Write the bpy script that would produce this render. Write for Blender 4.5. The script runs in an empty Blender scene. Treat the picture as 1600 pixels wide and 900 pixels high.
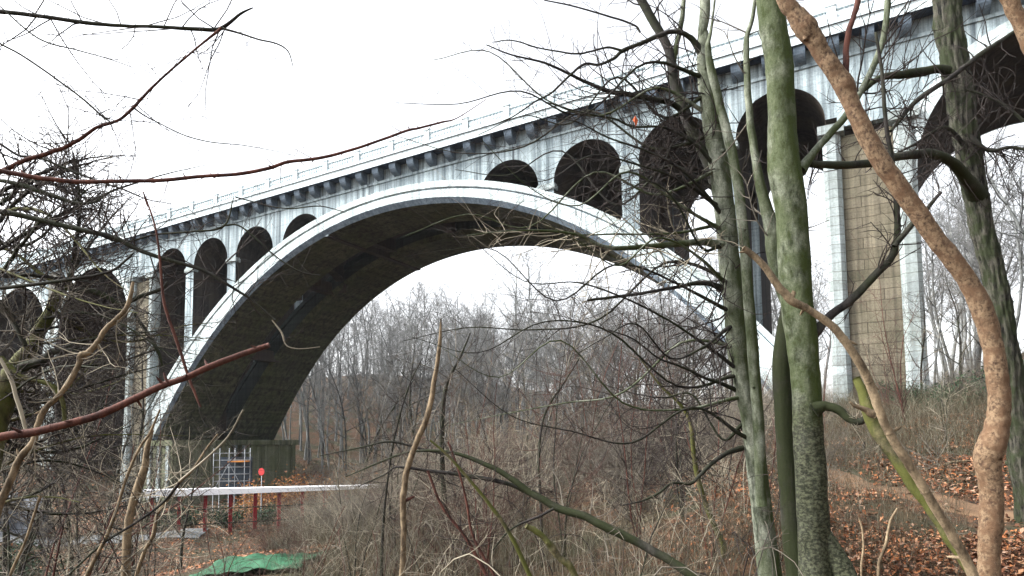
import bpy, math, random
import numpy as np
from mathutils import Matrix, Vector

# ------------------------------------------------------------------ camera, sky, sun, exposure
SC = bpy.context.scene
COL = SC.collection
FP, V0 = 1035.0, 615.9        # focal length and principal row in pixels of the 1600 x 900 photograph
yaw, pitch, roll = .504, .074, -.010
Fv = np.array([-math.sin(yaw)*math.cos(pitch), math.cos(yaw)*math.cos(pitch), math.sin(pitch)])
R0 = np.array([math.cos(yaw), math.sin(yaw), 0.0]); U0 = np.cross(R0, Fv)
Rv = R0*math.cos(roll)+U0*math.sin(roll); Uv = U0*math.cos(roll)-R0*math.sin(roll)
CAM = np.array([39.011, -48.305, 0.0])
cd = bpy.data.cameras.new('camera'); cam = bpy.data.objects.new('camera', cd); COL.objects.link(cam)
cd.sensor_width = 36; cd.lens = 36*FP/1600; cd.shift_y = (V0-450)/1600; cd.clip_start = .05; cd.clip_end = 3000
m = Matrix.Identity(4)
for i in range(3):
    m[i][0] = Rv[i]; m[i][1] = Uv[i]; m[i][2] = -Fv[i]; m[i][3] = CAM[i]
cam.matrix_world = m
SC.camera = cam

SUN_EL, SUN_ROT = math.radians(40), math.radians(238)
w = bpy.data.worlds.new('World'); SC.world = w; w.use_nodes = True
nt = w.node_tree; bg = nt.nodes['Background']
sky = nt.nodes.new('ShaderNodeTexSky'); sky.sky_type = 'NISHITA'; sky.sun_disc = False
sky.sun_elevation = SUN_EL; sky.sun_rotation = SUN_ROT; sky.air_density = 1.0; sky.dust_density = 4.0; sky.ozone_density = 1.0
hs = nt.nodes.new('ShaderNodeHueSaturation'); hs.inputs['Saturation'].default_value = .18
nt.links.new(sky.outputs[0], hs.inputs['Color']); nt.links.new(hs.outputs[0], bg.inputs['Color'])
bg.inputs['Strength'].default_value = .15
sd = bpy.data.lights.new('sun', 'SUN'); sd.energy = 1.5; sd.angle = math.radians(12); sd.color = (1, .96, .9)
sun = bpy.data.objects.new('sun', sd); COL.objects.link(sun)
tosun = Vector((math.sin(SUN_ROT)*math.cos(SUN_EL), math.cos(SUN_ROT)*math.cos(SUN_EL), math.sin(SUN_EL)))
sun.rotation_euler = tosun.to_track_quat('Z', 'Y').to_euler(); sun.location = (30, -60, 60)
SC.view_settings.view_transform = 'Standard'; SC.view_settings.look = 'None'
SC.view_settings.exposure = 1.9; SC.view_settings.gamma = 1

rng = np.random.default_rng(7)

# ------------------------------------------------------------------ helpers
def ray(u, v): return Fv + Rv*(u-800)/FP + Uv*(V0-v)/FP
def P(u, v, d): return CAM + ray(u, v)*d

def tag(o, label=None, cat=None, group=None, kind=None):
    if label: o['label'] = label
    if cat: o['category'] = cat
    if group: o['group'] = group
    if kind: o['kind'] = kind
    return o

def empty(name, loc=(0, 0, 0)):
    o = bpy.data.objects.new(name, None); COL.objects.link(o); o.location = loc
    o.empty_display_size = .2
    return o

def link_mesh(name, V, F, mats, parent=None, smooth=False, mi=None):
    """V (n,3) array in world (or local) coordinates, F list of tuples or (k,4)/(k,3) arrays"""
    me = bpy.data.meshes.new(name)
    V = np.asarray(V, dtype=np.float32)
    if isinstance(F, np.ndarray):
        k, s = F.shape
        me.vertices.add(len(V)); me.vertices.foreach_set('co', V.ravel())
        me.loops.add(k*s); me.loops.foreach_set('vertex_index', F.astype(np.int32).ravel())
        me.polygons.add(k)
        me.polygons.foreach_set('loop_start', np.arange(0, k*s, s, dtype=np.int32))
        me.update(calc_edges=True); me.validate()
    else:
        me.from_pydata([tuple(map(float, v)) for v in V], [], F)
    if not isinstance(mats, (list, tuple)): mats = [mats]
    for mt in mats: me.materials.append(mt)
    if mi is not None: me.polygons.foreach_set('material_index', np.asarray(mi, dtype=np.int32))
    if smooth: me.polygons.foreach_set('use_smooth', np.ones(len(me.polygons), dtype=bool))
    me.update()
    o = bpy.data.objects.new(name, me); COL.objects.link(o)
    if parent is not None:
        o.parent = parent
        o.matrix_parent_inverse = Matrix.Translation(-Vector(parent.location))
    return o

class Box:
    """collects boxes / prisms into one mesh"""
    def __init__(s): s.V = []; s.F = []; s.M = []
    def verts(s, vs, fs, mi=0):
        b = len(s.V); s.V += [tuple(v) for v in vs]; s.F += [tuple(b+i for i in f) for f in fs]; s.M += [mi]*len(fs)
    def box(s, x0, x1, y0, y1, z0, z1, mi=0, taper=0.0):
        t = taper
        vs = [(x0-t, y0-t, z0), (x1+t, y0-t, z0), (x1+t, y1+t, z0), (x0-t, y1+t, z0), (x0, y0, z1), (x1, y0, z1), (x1, y1, z1), (x0, y1, z1)]
        s.verts(vs, [(3, 2, 1, 0), (4, 5, 6, 7), (0, 1, 5, 4), (1, 2, 6, 5), (2, 3, 7, 6), (3, 0, 4, 7)], mi)
    def band(s, xs, zl, zh, y0, y1, mf=0, ml=0, mh=0, caps=True, mb=None):
        """solid between z curves zl(x) and zh(x), from y0 (front) to y1"""
        n = len(xs); b = len(s.V); mb = mf if mb is None else mb
        y0 = np.broadcast_to(y0, n); y1 = np.broadcast_to(y1, n)
        for i in range(n):
            s.V += [(xs[i], y0[i], zl[i]), (xs[i], y0[i], zh[i]), (xs[i], y1[i], zh[i]), (xs[i], y1[i], zl[i])]
        for i in range(n-1):
            a = b+4*i; c = a+4
            for f, mt in (((a, c, c+1, a+1), mf), ((a+1, c+1, c+2, a+2), mh), ((a+2, c+2, c+3, a+3), mb), ((a+3, c+3, c, a), ml)):
                s.F.append(f); s.M.append(mt)
        if caps:
            s.F.append((b, b+1, b+2, b+3)); s.M.append(ml)
            e = b+4*(n-1); s.F.append((e+3, e+2, e+1, e)); s.M.append(ml)
    def build(s, name, mats, parent=None, smooth=False):
        return link_mesh(name, np.array(s.V), s.F, mats, parent, smooth, s.M)

class Tubes:
    def __init__(s): s.V = []; s.F = []; s.n = 0
    def add(s, pts, rad, sides=5, lump=0.0, cap=False, seed=0, ridge=0.0):
        pts = np.asarray(pts, float); rad = np.asarray(rad, float); k = len(pts)
        t = np.gradient(pts, axis=0); t /= np.linalg.norm(t, axis=1)[:, None]+1e-9
        ref = np.array([.3, .2, .93]); 
        if abs((pts[-1]-pts[0]) @ ref) > .8*np.linalg.norm(pts[-1]-pts[0]): ref = np.array([.9, .4, -.1])
        a = np.cross(t, ref); a /= np.linalg.norm(a, axis=1)[:, None]+1e-9
        b = np.cross(t, a)
        an = np.linspace(0, 2*math.pi, sides, endpoint=False)
        rr = np.repeat(rad[:, None], sides, 1)
        if lump:
            r_ = np.random.default_rng(seed+k*31+sides)
            lo = np.zeros((k, sides))
            for q in range(4):
                f = r_.uniform(.4, 3)/max(1, 1); 
                lo += np.sin(np.arange(k)[:, None]*r_.uniform(.04, .38)+an[None, :]*r_.integers(1, 4)+r_.uniform(0, 6))*r_.uniform(.3, 1)
            rr = rr*(1+lump*lo/4)
        if sides >= 20:      # uneven girth and bark relief
            r_ = np.random.default_rng(seed+9); e = r_.normal(0, 1, (k, sides))
            for _ in range(2): e = (e+np.roll(e, 1, 1)+np.vstack([e[:1], e[:-1]])+np.vstack([e[1:], e[-1:]]))/4*1.6
            rr = rr*(1+.013*e)
        if ridge:
            r_ = np.random.default_rng(seed+5); z_ = np.arange(k)[:, None]; rg = np.zeros((k, sides))
            for f in (9, 13, 17): rg += np.abs(np.sin(an[None, :]*f/2+r_.uniform(0, 6)+np.sin(z_*r_.uniform(.12, .3)+an[None, :])*1.6))
            rr = rr*(1+ridge*(rg/3-.6))
        V = pts[:, None, :]+rr[..., None]*(np.cos(an)[None, :, None]*a[:, None, :]+np.sin(an)[None, :, None]*b[:, None, :])
        base = s.n
        i = np.arange(k-1)[:, None]*sides; j = np.arange(sides)[None, :]; j2 = (j+1) % sides
        F = np.stack([base+i+j, base+i+j2, base+i+sides+j2, base+i+sides+j], -1).reshape(-1, 4)
        s.V.append(V.reshape(-1, 3)); s.F.append(F); s.n += k*sides
        if cap:
            for e, c in ((0, pts[0]), (k-1, pts[-1])):
                s.V.append(c[None, :]+t[e][None]*(-1 if e == 0 else 1)*rad[e]*.25); ci = s.n; s.n += 1
                o = base+e*sides; jj = np.arange(sides)
                # degenerate-free cap quads: centre, j, j+1, centre  -> use pairs of sides
                if sides % 2 == 0:
                    q = np.arange(0, sides, 2)
                    s.F.append(np.stack([np.full(len(q), ci), o+q, o+(q+1) % sides, o+(q+2) % sides], -1))
    def build(s, name, mat, parent=None):
        if not s.V: return None
        return link_mesh(name, np.concatenate(s.V), np.concatenate(s.F), mat, parent, True)

def catmull(c, per=6):
    c = np.asarray(c, float); n = len(c)
    p = np.vstack([2*c[0]-c[1], c, 2*c[-1]-c[-2]]); out = []
    for i in range(n-1):
        a, b, d, e = p[i], p[i+1], p[i+2], p[i+3]
        for t in np.linspace(0, 1, per, endpoint=False):
            out.append(.5*((2*b)+(-a+d)*t+(2*a-5*b+4*d-e)*t*t+(-a+3*b-3*d+e)*t**3))
    out.append(c[-1]); return np.array(out)

def pathpx(lst, d0, d1=None, per=6, wob=0.0):
    """lst of (u, v, width_px[, depth]) -> world points and radii"""
    d1 = d0 if d1 is None else d1
    n = len(lst); L = [0]
    for i in range(1, n): L.append(L[-1]+math.hypot(lst[i][0]-lst[i-1][0], lst[i][1]-lst[i-1][1]))
    rows = []
    for i, q in enumerate(lst):
        d = q[3] if len(q) > 3 else d0+(d1-d0)*L[i]/L[-1]
        p = P(q[0], q[1], d); rows.append([*p, q[2]/2*d/FP])
    c = catmull(rows, per)
    if wob:
        r = np.random.default_rng(int(lst[0][0]*7+lst[0][1]*3)+11)
        nz = r.normal(0, 1, (len(c), 3)); nz[1:-1] = (nz[:-2]+nz[1:-1]*2+nz[2:])/4
        c[:, :3] += nz*np.minimum(c[:, 3:4], .03)*wob
        c[:, 3] *= 1+r.normal(0, .012, len(c))
    return c[:, :3], np.maximum(c[:, 3], .0004)

def unit(v): return v/(np.linalg.norm(v)+1e-9)
def twig(T, r, p, d, L, rad, level, curl=.25, up=.05, kids=4, sides=3, seg=5, wild=.9):
    """a recursive bare twig"""
    pts = [p]; dd = unit(d); q = p.copy()
    bend = r.normal(0, curl, 3)
    for i in range(seg):
        dd = unit(dd+bend/seg+r.normal(0, curl*.45, 3)/math.sqrt(seg)*1.3+np.array([0, 0, up])/seg*2)
        q = q+dd*L/seg; pts.append(q)
    pts = np.array(pts); rr = np.linspace(rad, rad*(.25 if level == 0 else .4), len(pts))
    T.add(pts, rr, sides)
    if level > 0:
        n = max(1, int(r.poisson(kids)))
        for _ in range(n):
            t = r.uniform(.15, 1)*seg; i = min(int(t), seg-1); f = t-i
            bp = pts[i]*(1-f)+pts[i+1]*f; bd = unit(pts[i+1]-pts[i])
            nd = unit(bd*r.uniform(.3, 1)+unit(r.normal(0, 1, 3))*wild)
            twig(T, r, bp, nd, L*r.uniform(.3, .65), rad*.55, level-1, curl, up, kids, 3, max(3, seg-1), wild)

def sprout(T, r, pts, rad, n, L, level=1, kids=3, up=.1, t0=.1, t1=1.0, thick=.5, curl=.3, rmin=.0012, flat=None, wild=1.1):
    k = len(pts)
    for _ in range(n):
        t = r.uniform(t0, t1)*(k-1); i = min(int(t), k-2); f = t-i
        bp = pts[i]*(1-f)+pts[i+1]*f; bd = unit(pts[i+1]-pts[i])
        s = unit(r.normal(0, 1, 3))
        nd = unit(bd*.5+s*wild+np.array([0, 0, up]))
        if flat is not None: nd = unit(nd-flat*(nd@flat)*.6)
        twig(T, r, bp, nd, L*r.uniform(.35, 1), max(min(rad[i]*thick, L*.012), rmin), level, curl, up, kids)

# ------------------------------------------------------------------ materials
def mat(name, rough=.9):
    m = bpy.data.materials.new(name); m.use_nodes = True
    b = m.node_tree.nodes['Principled BSDF']; b.inputs['Roughness'].default_value = rough
    b.inputs['Specular IOR Level'].default_value = .25
    return m, m.node_tree, b
def N(nt, t, **k):
    n = nt.nodes.new(t)
    for a, v in k.items():
        if a in n.inputs: n.inputs[a].default_value = v
        else: setattr(n, a, v)
    return n
def ramp(nt, stops):
    n = nt.nodes.new('ShaderNodeValToRGB'); e = n.color_ramp.elements
    while len(e) < len(stops): e.new(.5)
    for i, (p, c) in enumerate(stops): e[i].position = p; e[i].color = (*c, 1)
    return n
def coord(nt, scale=(1, 1, 1), kind='Object'):
    tc = nt.nodes.new('ShaderNodeTexCoord'); mp = nt.nodes.new('ShaderNodeMapping'); mp.inputs['Scale'].default_value = scale
    nt.links.new(tc.outputs[kind], mp.inputs['Vector']); return mp.outputs[0]
def noise(nt, vec, scale, detail=5, rough=.6):
    n = nt.nodes.new('ShaderNodeTexNoise'); n.inputs['Scale'].default_value = scale; n.inputs['Detail'].default_value = detail
    n.inputs['Roughness'].default_value = rough; nt.links.new(vec, n.inputs['Vector']); return n.outputs['Fac']
def mix(nt, f, a, b, mode='MIX'):
    n = nt.nodes.new('ShaderNodeMix'); n.data_type = 'RGBA'; n.blend_type = mode
    for s, v in ((n.inputs[0], f), (n.inputs[6], a), (n.inputs[7], b)):
        if isinstance(v, (int, float)): s.default_value = v
        elif isinstance(v, tuple): s.default_value = (*v, 1)
        else: nt.links.new(v, s)
    return n.outputs[2]
def bump(nt, b, h, strength=.4, dist=.05):
    n = nt.nodes.new('ShaderNodeBump'); n.inputs['Strength'].default_value = strength; n.inputs['Distance'].default_value = dist
    nt.links.new(h, n.inputs['Height']); nt.links.new(n.outputs[0], b.inputs['Normal'])

def concrete(name, light, dark, streak=.55, joints=0.0, tint=(.30, .33, .26), jw=1.3, jh=.62, lines=0.0):
    m, nt, b = mat(name, .92)
    v1 = coord(nt, (1.5, 1.5, .045)); v2 = coord(nt)
    st = noise(nt, v1, 1.6, 8, .65); bl = noise(nt, v2, .35, 6, .6); fine = noise(nt, v2, 7, 6, .7)
    r1 = ramp(nt, [(.36, (0, 0, 0)), (.60, (1, 1, 1))]); nt.links.new(st, r1.inputs[0])
    c = mix(nt, r1.outputs[0], dark, light)
    c = mix(nt, streak, light, c)
    drip = noise(nt, coord(nt, (4.5, 4.5, .09)), 1.0, 4, .5); rd_ = ramp(nt, [(.56, (1, 1, 1)), (.68, (.42, .43, .44))]); nt.links.new(drip, rd_.inputs[0])
    c = mix(nt, .5, c, rd_.outputs[0], 'MULTIPLY')
    brd = noise(nt, coord(nt, (.03, .03, 5.5)), 1.0, 2, .5); rb_ = ramp(nt, [(.40, (.80, .80, .80)), (.47, (1, 1, 1))]); nt.links.new(brd, rb_.inputs[0])
    c = mix(nt, .6, c, rb_.outputs[0], 'MULTIPLY')
    r2 = ramp(nt, [(.45, (0, 0, 0)), (.68, (1, 1, 1))]); nt.links.new(bl, r2.inputs[0])
    mm = nt.nodes.new('ShaderNodeMath'); mm.operation = 'MULTIPLY'; mm.inputs[1].default_value = .6
    nt.links.new(r2.outputs[0], mm.inputs[0]); c = mix(nt, mm.outputs[0], c, tint)
    r3 = ramp(nt, [(.3, (.72, .72, .72)), (.6, (1.08, 1.08, 1.08))]); nt.links.new(fine, r3.inputs[0])
    c = mix(nt, 1.0, c, r3.outputs[0], 'MULTIPLY')
    if joints:
        sp = nt.nodes.new('ShaderNodeSeparateXYZ'); nt.links.new(v2, sp.inputs[0])
        ad = nt.nodes.new('ShaderNodeMath'); nt.links.new(sp.outputs[0], ad.inputs[0]); nt.links.new(sp.outputs[1], ad.inputs[1])
        cb = nt.nodes.new('ShaderNodeCombineXYZ'); nt.links.new(ad.outputs[0], cb.inputs[0]); wv = nt.nodes.new('ShaderNodeMath'); wv.operation = 'MULTIPLY_ADD'; wv.inputs[1].default_value = .22; nt.links.new(noise(nt, coord(nt, (.8, .8, .8)), 1.3, 3), wv.inputs[0]); nt.links.new(sp.outputs[2], wv.inputs[2]); nt.links.new(wv.outputs[0], cb.inputs[1])
        bt = nt.nodes.new('ShaderNodeTexBrick'); nt.links.new(cb.outputs[0], bt.inputs['Vector'])
        bt.inputs['Scale'].default_value = 1; bt.inputs['Brick Width'].default_value = jw; bt.inputs['Row Height'].default_value = jh
        bt.inputs['Mortar Size'].default_value = .035; bt.inputs['Mortar Smooth'].default_value = .3
        bt.inputs['Color1'].default_value = (1, 1, 1, 1); bt.inputs['Color2'].default_value = (.55, .55, .52, 1); bt.inputs['Mortar'].default_value = (.25, .22, .2, 1)
        c = mix(nt, joints, c, bt.outputs['Color'], 'MULTIPLY')
    if lines:
        vl = coord(nt, (.05, .05, 3.2)); ln = noise(nt, vl, 1.0, 3, .5)
        r4 = ramp(nt, [(.42, (.45, .45, .42)), (.55, (1.15, 1.15, 1.1))]); nt.links.new(ln, r4.inputs[0])
        c = mix(nt, lines, c, r4.outputs[0], 'MULTIPLY')
    nt.links.new(c, b.inputs['Base Color']); bump(nt, b, fine, .35, .04)
    return m

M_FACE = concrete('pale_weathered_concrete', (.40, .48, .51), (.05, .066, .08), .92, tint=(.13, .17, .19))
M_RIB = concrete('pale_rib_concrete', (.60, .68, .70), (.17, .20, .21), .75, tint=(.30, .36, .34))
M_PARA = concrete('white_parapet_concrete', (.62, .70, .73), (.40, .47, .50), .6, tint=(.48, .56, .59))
M_SOFFIT = concrete('mossy_shade_darkened_soffit', (.085, .090, .056), (.012, .016, .013), .95, tint=(.052, .066, .026), lines=.5)  # olive moss, with the shade beneath the arch deepened in the colour
M_SHADE = concrete('shade_painted_green_rib_side', (.030, .038, .038), (.008, .010, .011), .9, tint=(.022, .032, .026), lines=.5)  # colour darkened to paint the shade in the gap between ribs
M_INNER = concrete('shade_painted_inner_concrete', (.040, .033, .030), (.008, .007, .008), .85, tint=(.06, .045, .03))  # inner faces coloured dark in place of the shade inside the openings
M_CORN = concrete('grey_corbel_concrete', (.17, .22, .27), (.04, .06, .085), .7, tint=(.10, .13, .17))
M_UNDER = concrete('shade_blue_cornice_soffit', (.05, .07, .11), (.02, .03, .05), .8, tint=(.06, .08, .1))  # dark blue paints in the shade beneath the overhang
M_TAN = concrete('tan_block_facing', (.21, .185, .135), (.09, .08, .06), .8, joints=.75, tint=(.085, .085, .055), jh=.7, jw=2.1)
M_PIL = concrete('pale_scored_pilaster', (.36, .41, .42), (.15, .18, .185), .65, joints=.6, tint=(.24, .28, .26), jw=3)
M_GREYP = concrete('grey_pier_side', (.21, .21, .19), (.07, .07, .065), .7, joints=.5, tint=(.14, .13, .10))
M_PED = concrete('mossy_pedestal', (.16, .17, .115), (.03, .035, .02), .8, tint=(.07, .085, .035))

def bark(name, light, dark, moss=None, mossamt=.0, scale=9, stretch=.25, bs=.5, bd=.01, spec=.2, lo=.38, hi=.62, mossdir=None, base=False):
    m, nt, b = mat(name, .85)
    v = coord(nt, (1, 1, stretch)); v2 = coord(nt)
    n1 = noise(nt, v, scale, 8, .7); n2 = noise(nt, v2, scale*.28, 5, .6); n3 = noise(nt, v2, scale*7, 4, .7)
    r = ramp(nt, [(lo, dark), (hi, light)]); nt.links.new(n1, r.inputs[0]); c = r.outputs[0]
    r3 = ramp(nt, [(.35, (.55, .55, .55)), (.6, (1.15, 1.15, 1.15))]); nt.links.new(n3, r3.inputs[0])
    c = mix(nt, .7, c, r3.outputs[0], 'MULTIPLY')
    if moss:
        r2 = ramp(nt, [(.5-mossamt*.3, (0, 0, 0)), (.66-mossamt*.2, (1, 1, 1))]); nt.links.new(n2, r2.inputs[0]); f = r2.outputs[0]
        if mossdir is not None:      # moss thickens toward the given direction
            g = nt.nodes.new('ShaderNodeNewGeometry'); dp = nt.nodes.new('ShaderNodeVectorMath'); dp.operation = 'DOT_PRODUCT'
            nt.links.new(g.outputs['Normal'], dp.inputs[0]); dp.inputs[1].default_value = mossdir
            mr = nt.nodes.new('ShaderNodeMapRange'); mr.inputs['From Min'].default_value = -.1; mr.inputs['From Max'].default_value = .85
            nt.links.new(dp.outputs['Value'], mr.inputs['Value'])
            mx = nt.nodes.new('ShaderNodeMath'); mx.operation = 'MULTIPLY_ADD'; mx.inputs[1].default_value = .7
            nt.links.new(mr.outputs[0], mx.inputs[0]); 
            mq = nt.nodes.new('ShaderNodeMath'); mq.operation = 'MULTIPLY'; mq.inputs[1].default_value = .7; nt.links.new(f, mq.inputs[0])
            nt.links.new(mq.outputs[0], mx.inputs[2]); mx.use_clamp = True; f = mx.outputs[0]
        mc = mix(nt, n3, tuple(.5*x for x in moss), tuple(1.4*x for x in moss))
        c = mix(nt, f, c, mc)
    if base:      # rough blackened bark near the root
        sp = nt.nodes.new('ShaderNodeSeparateXYZ'); nt.links.new(v2, sp.inputs[0])
        m2 = nt.nodes.new('ShaderNodeMath'); m2.operation = 'MULTIPLY_ADD'; m2.inputs[1].default_value = 1.1; nt.links.new(n2, m2.inputs[0]); nt.links.new(sp.outputs[2], m2.inputs[2])
        mr2 = nt.nodes.new('ShaderNodeMapRange'); mr2.inputs['From Min'].default_value = 1.15; mr2.inputs['From Max'].default_value = .65
        mr2.inputs['To Max'].default_value = .8; nt.links.new(m2.outputs[0], mr2.inputs['Value'])
        r5 = ramp(nt, [(.44, (.006, .006, .005)), (.62, (.09, .095, .06))]); nt.links.new(noise(nt, coord(nt, (1, 1, 1.6)), 26, 6, .7), r5.inputs[0])
        c = mix(nt, mr2.outputs[0], c, r5.outputs[0])
    nt.links.new(c, b.inputs['Base Color'])
    ad = nt.nodes.new('ShaderNodeMath'); ad.operation = 'MULTIPLY_ADD'; ad.inputs[1].default_value = .35
    nt.links.new(n3, ad.inputs[0]); nt.links.new(n1, ad.inputs[2]); bump(nt, b, ad.outputs[0], bs, bd)
    return m
right = tuple(R0)
B_BEECH = bark('smooth_mossy_beech_bark', (.20, .22, .165), (.016, .02, .011), (.032, .048, .007), .6, 11, .5, 1.0, .02, mossdir=right, base=True)
B_BEECHD = bark('dark_beech_bark', (.045, .042, .034), (.005, .005, .004), (.016, .021, .006), .5, 8, .4, .8, .015)
B_GREY = bark('grey_green_bark', (.29, .31, .25), (.035, .042, .028), (.035, .048, .014), .45, 9, .35, .6, .01, mossdir=right)
B_RIDGE = bark('dark_ridged_bark', (.105, .10, .08), (.006, .006, .005), (.035, .045, .02), .3, 22, .12, 1.0, .05, lo=.42, hi=.56)
B_TAN = bark('tan_speckled_bark', (.24, .165, .10), (.06, .035, .022), (.13, .075, .042), .2, 75, .8, 1.0, .008, lo=.38, hi=.56)
B_RED = bark('red_brown_bark', (.115, .045, .032), (.035, .015, .013), None, 0, 30, .3, .5, .004)
B_STICK = bark('pale_tan_stick', (.25, .19, .12), (.06, .043, .026), None, 0, 20, .4, .7, .006)
B_MOSSLOG = bark('mottled_moss_log', (.14, .12, .065), (.018, .017, .01), (.065, .07, .015), .45, 14, .6, .9, .01)
B_DARK = bark('dark_grey_bark', (.040, .036, .033), (.006, .005, .005), (.02, .024, .011), .3, 10, .3, .6, .01)
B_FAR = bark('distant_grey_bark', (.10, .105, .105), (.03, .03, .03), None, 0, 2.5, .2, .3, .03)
B_FARL = bark('haze_paled_bark', (.26, .275, .27), (.10, .105, .105), None, 0, 2.5, .2, .3, .03)  # paler tone imitates haze over the far trunks
def flat(name, c1, c2, rough=.9, scale=4):
    m, nt, b = mat(name, rough)
    r = ramp(nt, [(.3, c1), (.7, c2)]); nt.links.new(noise(nt, coord(nt), scale, 4), r.inputs[0])
    nt.links.new(r.outputs[0], b.inputs['Base Color']); return m
T_DARK = flat('dark_twig', (.014, .011, .011), (.045, .036, .032))
T_GREY = flat('grey_twig', (.035, .03, .024), (.19, .17, .14), scale=1.2)
T_PALE = flat('pale_dry_twig', (.09, .078, .055), (.40, .36, .28), scale=1.2)
T_RED = flat('reddish_twig', (.028, .016, .014), (.11, .06, .048), scale=1.0)
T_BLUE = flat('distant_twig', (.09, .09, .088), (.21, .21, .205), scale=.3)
M_STEEL = flat('galvanised_steel', (.20, .22, .24), (.36, .39, .41), .5)
M_WHITE = flat('white_painted_steel', (.78, .80, .84), (.88, .9, .93), .5, 1)
M_REDP = flat('red_primer_paint', (.10, .008, .01), (.24, .018, .022), .6, 2)
M_ORANGE = flat('orange_plank', (.55, .20, .04), (.7, .3, .08), .8, 2)
M_PINK = flat('red_disc_paint', (.75, .06, .06), (.8, .1, .1), .5, 2)
M_GREENT = flat('green_tarpaulin', (.010, .055, .024), (.025, .13, .06), .5, 3)
M_BLUET = flat('blue_shade_netting', (.015, .022, .03), (.05, .065, .085), .9, 1)
M_ROCK = flat('dark_grey_rock', (.025, .03, .035), (.12, .13, .15), .8, 1.5)
def leafmat(name, cols, trans=.0):
    m, nt, b = mat(name, .75)
    g = nt.nodes.new('ShaderNodeNewGeometry'); r = ramp(nt, [(i/(len(cols)-1), c) for i, c in enumerate(cols)])
    nt.links.new(g.outputs['Random Per Island'], r.inputs[0]); nt.links.new(r.outputs[0], b.inputs['Base Color']); return m
L_LITTER = leafmat('fallen_leaves', [(.035, .018, .012), (.13, .05, .025), (.36, .13, .045), (.36, .20, .11), (.07, .03, .018), (.21, .075, .03), (.36, .23, .16), (.05, .03, .02)])
L_GRASS = leafmat('dry_stems', [(.014, .011, .007), (.065, .055, .03), (.02, .014, .009), (.11, .10, .065), (.032, .034, .014), (.26, .25, .19), (.018, .013, .01), (.075, .038, .018), (.05, .045, .028), (.17, .15, .10)])
L_ORANGE = leafmat('clinging_dead_leaves', [(.26, .11, .03), (.40, .20, .05), (.22, .08, .03), (.34, .16, .09)])
L_GREEN = leafmat('evergreen_leaves', [(.006, .016, .009), (.014, .036, .015), (.028, .065, .026), (.009, .024, .017)])

# ground
def ground_mat():
    m, nt, b = mat('leaf_strewn_soil', .95)
    v = coord(nt); a = noise(nt, v, .35, 6, .6); f = noise(nt, v, 6, 8, .75)
    vo = nt.nodes.new('ShaderNodeTexVoronoi'); vo.inputs['Scale'].default_value = 9; nt.links.new(v, vo.inputs['Vector'])
    r = ramp(nt, [(.3, (.010, .008, .006)), (.45, (.042, .028, .018)), (.55, (.10, .052, .028)), (.72, (.17, .11, .07))]); nt.links.new(f, r.inputs[0])
    sr = nt.nodes.new('ShaderNodeSeparateColor'); nt.links.new(vo.outputs['Color'], sr.inputs[0])
    r2 = ramp(nt, [(.0, (.6, .6, .6)), (1, (1.4, 1.3, 1.2))]); nt.links.new(sr.outputs[0], r2.inputs[0])
    c = mix(nt, .8, r.outputs[0], r2.outputs[0], 'MULTIPLY')
    r3 = ramp(nt, [(.45, (0, 0, 0)), (.6, (1, 1, 1))]); nt.links.new(a, r3.inputs[0])
    c = mix(nt, r3.outputs[0], c, mix(nt, f, (.012, .013, .007), (.06, .06, .03)))
    nt.links.new(c, b.inputs['Base Color']); bump(nt, b, f, .8, .08); return m
M_GROUND = ground_mat()
M_PATH = flat('tan_dirt_path', (.075, .045, .027), (.17, .105, .06), .95, 3)
M_ROAD = flat('grey_asphalt_road', (.09, .10, .105), (.17, .18, .19), .9, 2)

# ------------------------------------------------------------------ terrain
def sm(t): t = np.clip(t, 0, 1); return t*t*(3-2*t)
def g0(x, y):
    x = np.asarray(x, float); y = np.asarray(y, float)
    rx = np.clip((x-8)/30, 0, 1.0)**.9
    h = -6.6+rx*(4.9+4.2*np.clip((y+47)/47, -.3, 1.2))
    h = h+.42*np.maximum(0, x-42)*sm((y+60)/40)*np.where(x > 90, 0, 1)+.42*np.maximum(0, 0)
    h = np.where(x > 90, -6.6+rx*9+.42*48, h)
    h = h+.30*np.clip(-x-46, 0, 60)
    h = h-.75*np.exp(-((x-CAM[0]+3)**2+(y-CAM[1]-6)**2)/90.)
    t = np.clip(y-36, 0, 110); h = h+.10*t*sm((30-x)/30+.4)+.04*t
    return h
def gn(x, y):
    return .22*np.sin(x*.31+1.3*np.sin(y*.23))*np.cos(y*.27+.8)+.10*np.sin(x*.9+y*.7)+.06*np.sin(x*1.9-y*1.3)
def G(x, y):
    d = np.hypot(np.asarray(x)-CAM[0], np.asarray(y)-CAM[1])
    return g0(x, y)+gn(np.asarray(x, float), np.asarray(y, float))*np.clip(d/12, .2, 1)
def grid(xs, ys):
    X, Y = np.meshgrid(xs, ys); V = np.stack([X, Y, G(X, Y)], -1).reshape(-1, 3)
    nx, ny = len(xs), len(ys); i = np.arange(ny-1)[:, None]*nx+np.arange(nx-1)[None, :]
    return V, np.stack([i, i+1, i+nx+1, i+nx], -1).reshape(-1, 4)
xs = np.concatenate([np.linspace(-900, -95, 24), np.arange(-90, 90.1, .8), np.linspace(96, 900, 24)])
ys = np.concatenate([np.linspace(-700, -66, 12), np.arange(-64, 70, .8), np.linspace(72, 160, 40), np.linspace(180, 1200, 24)])
V, F = grid(xs, ys)
tag(link_mesh('ground', V, F, M_GROUND, smooth=True), kind='structure')
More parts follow.
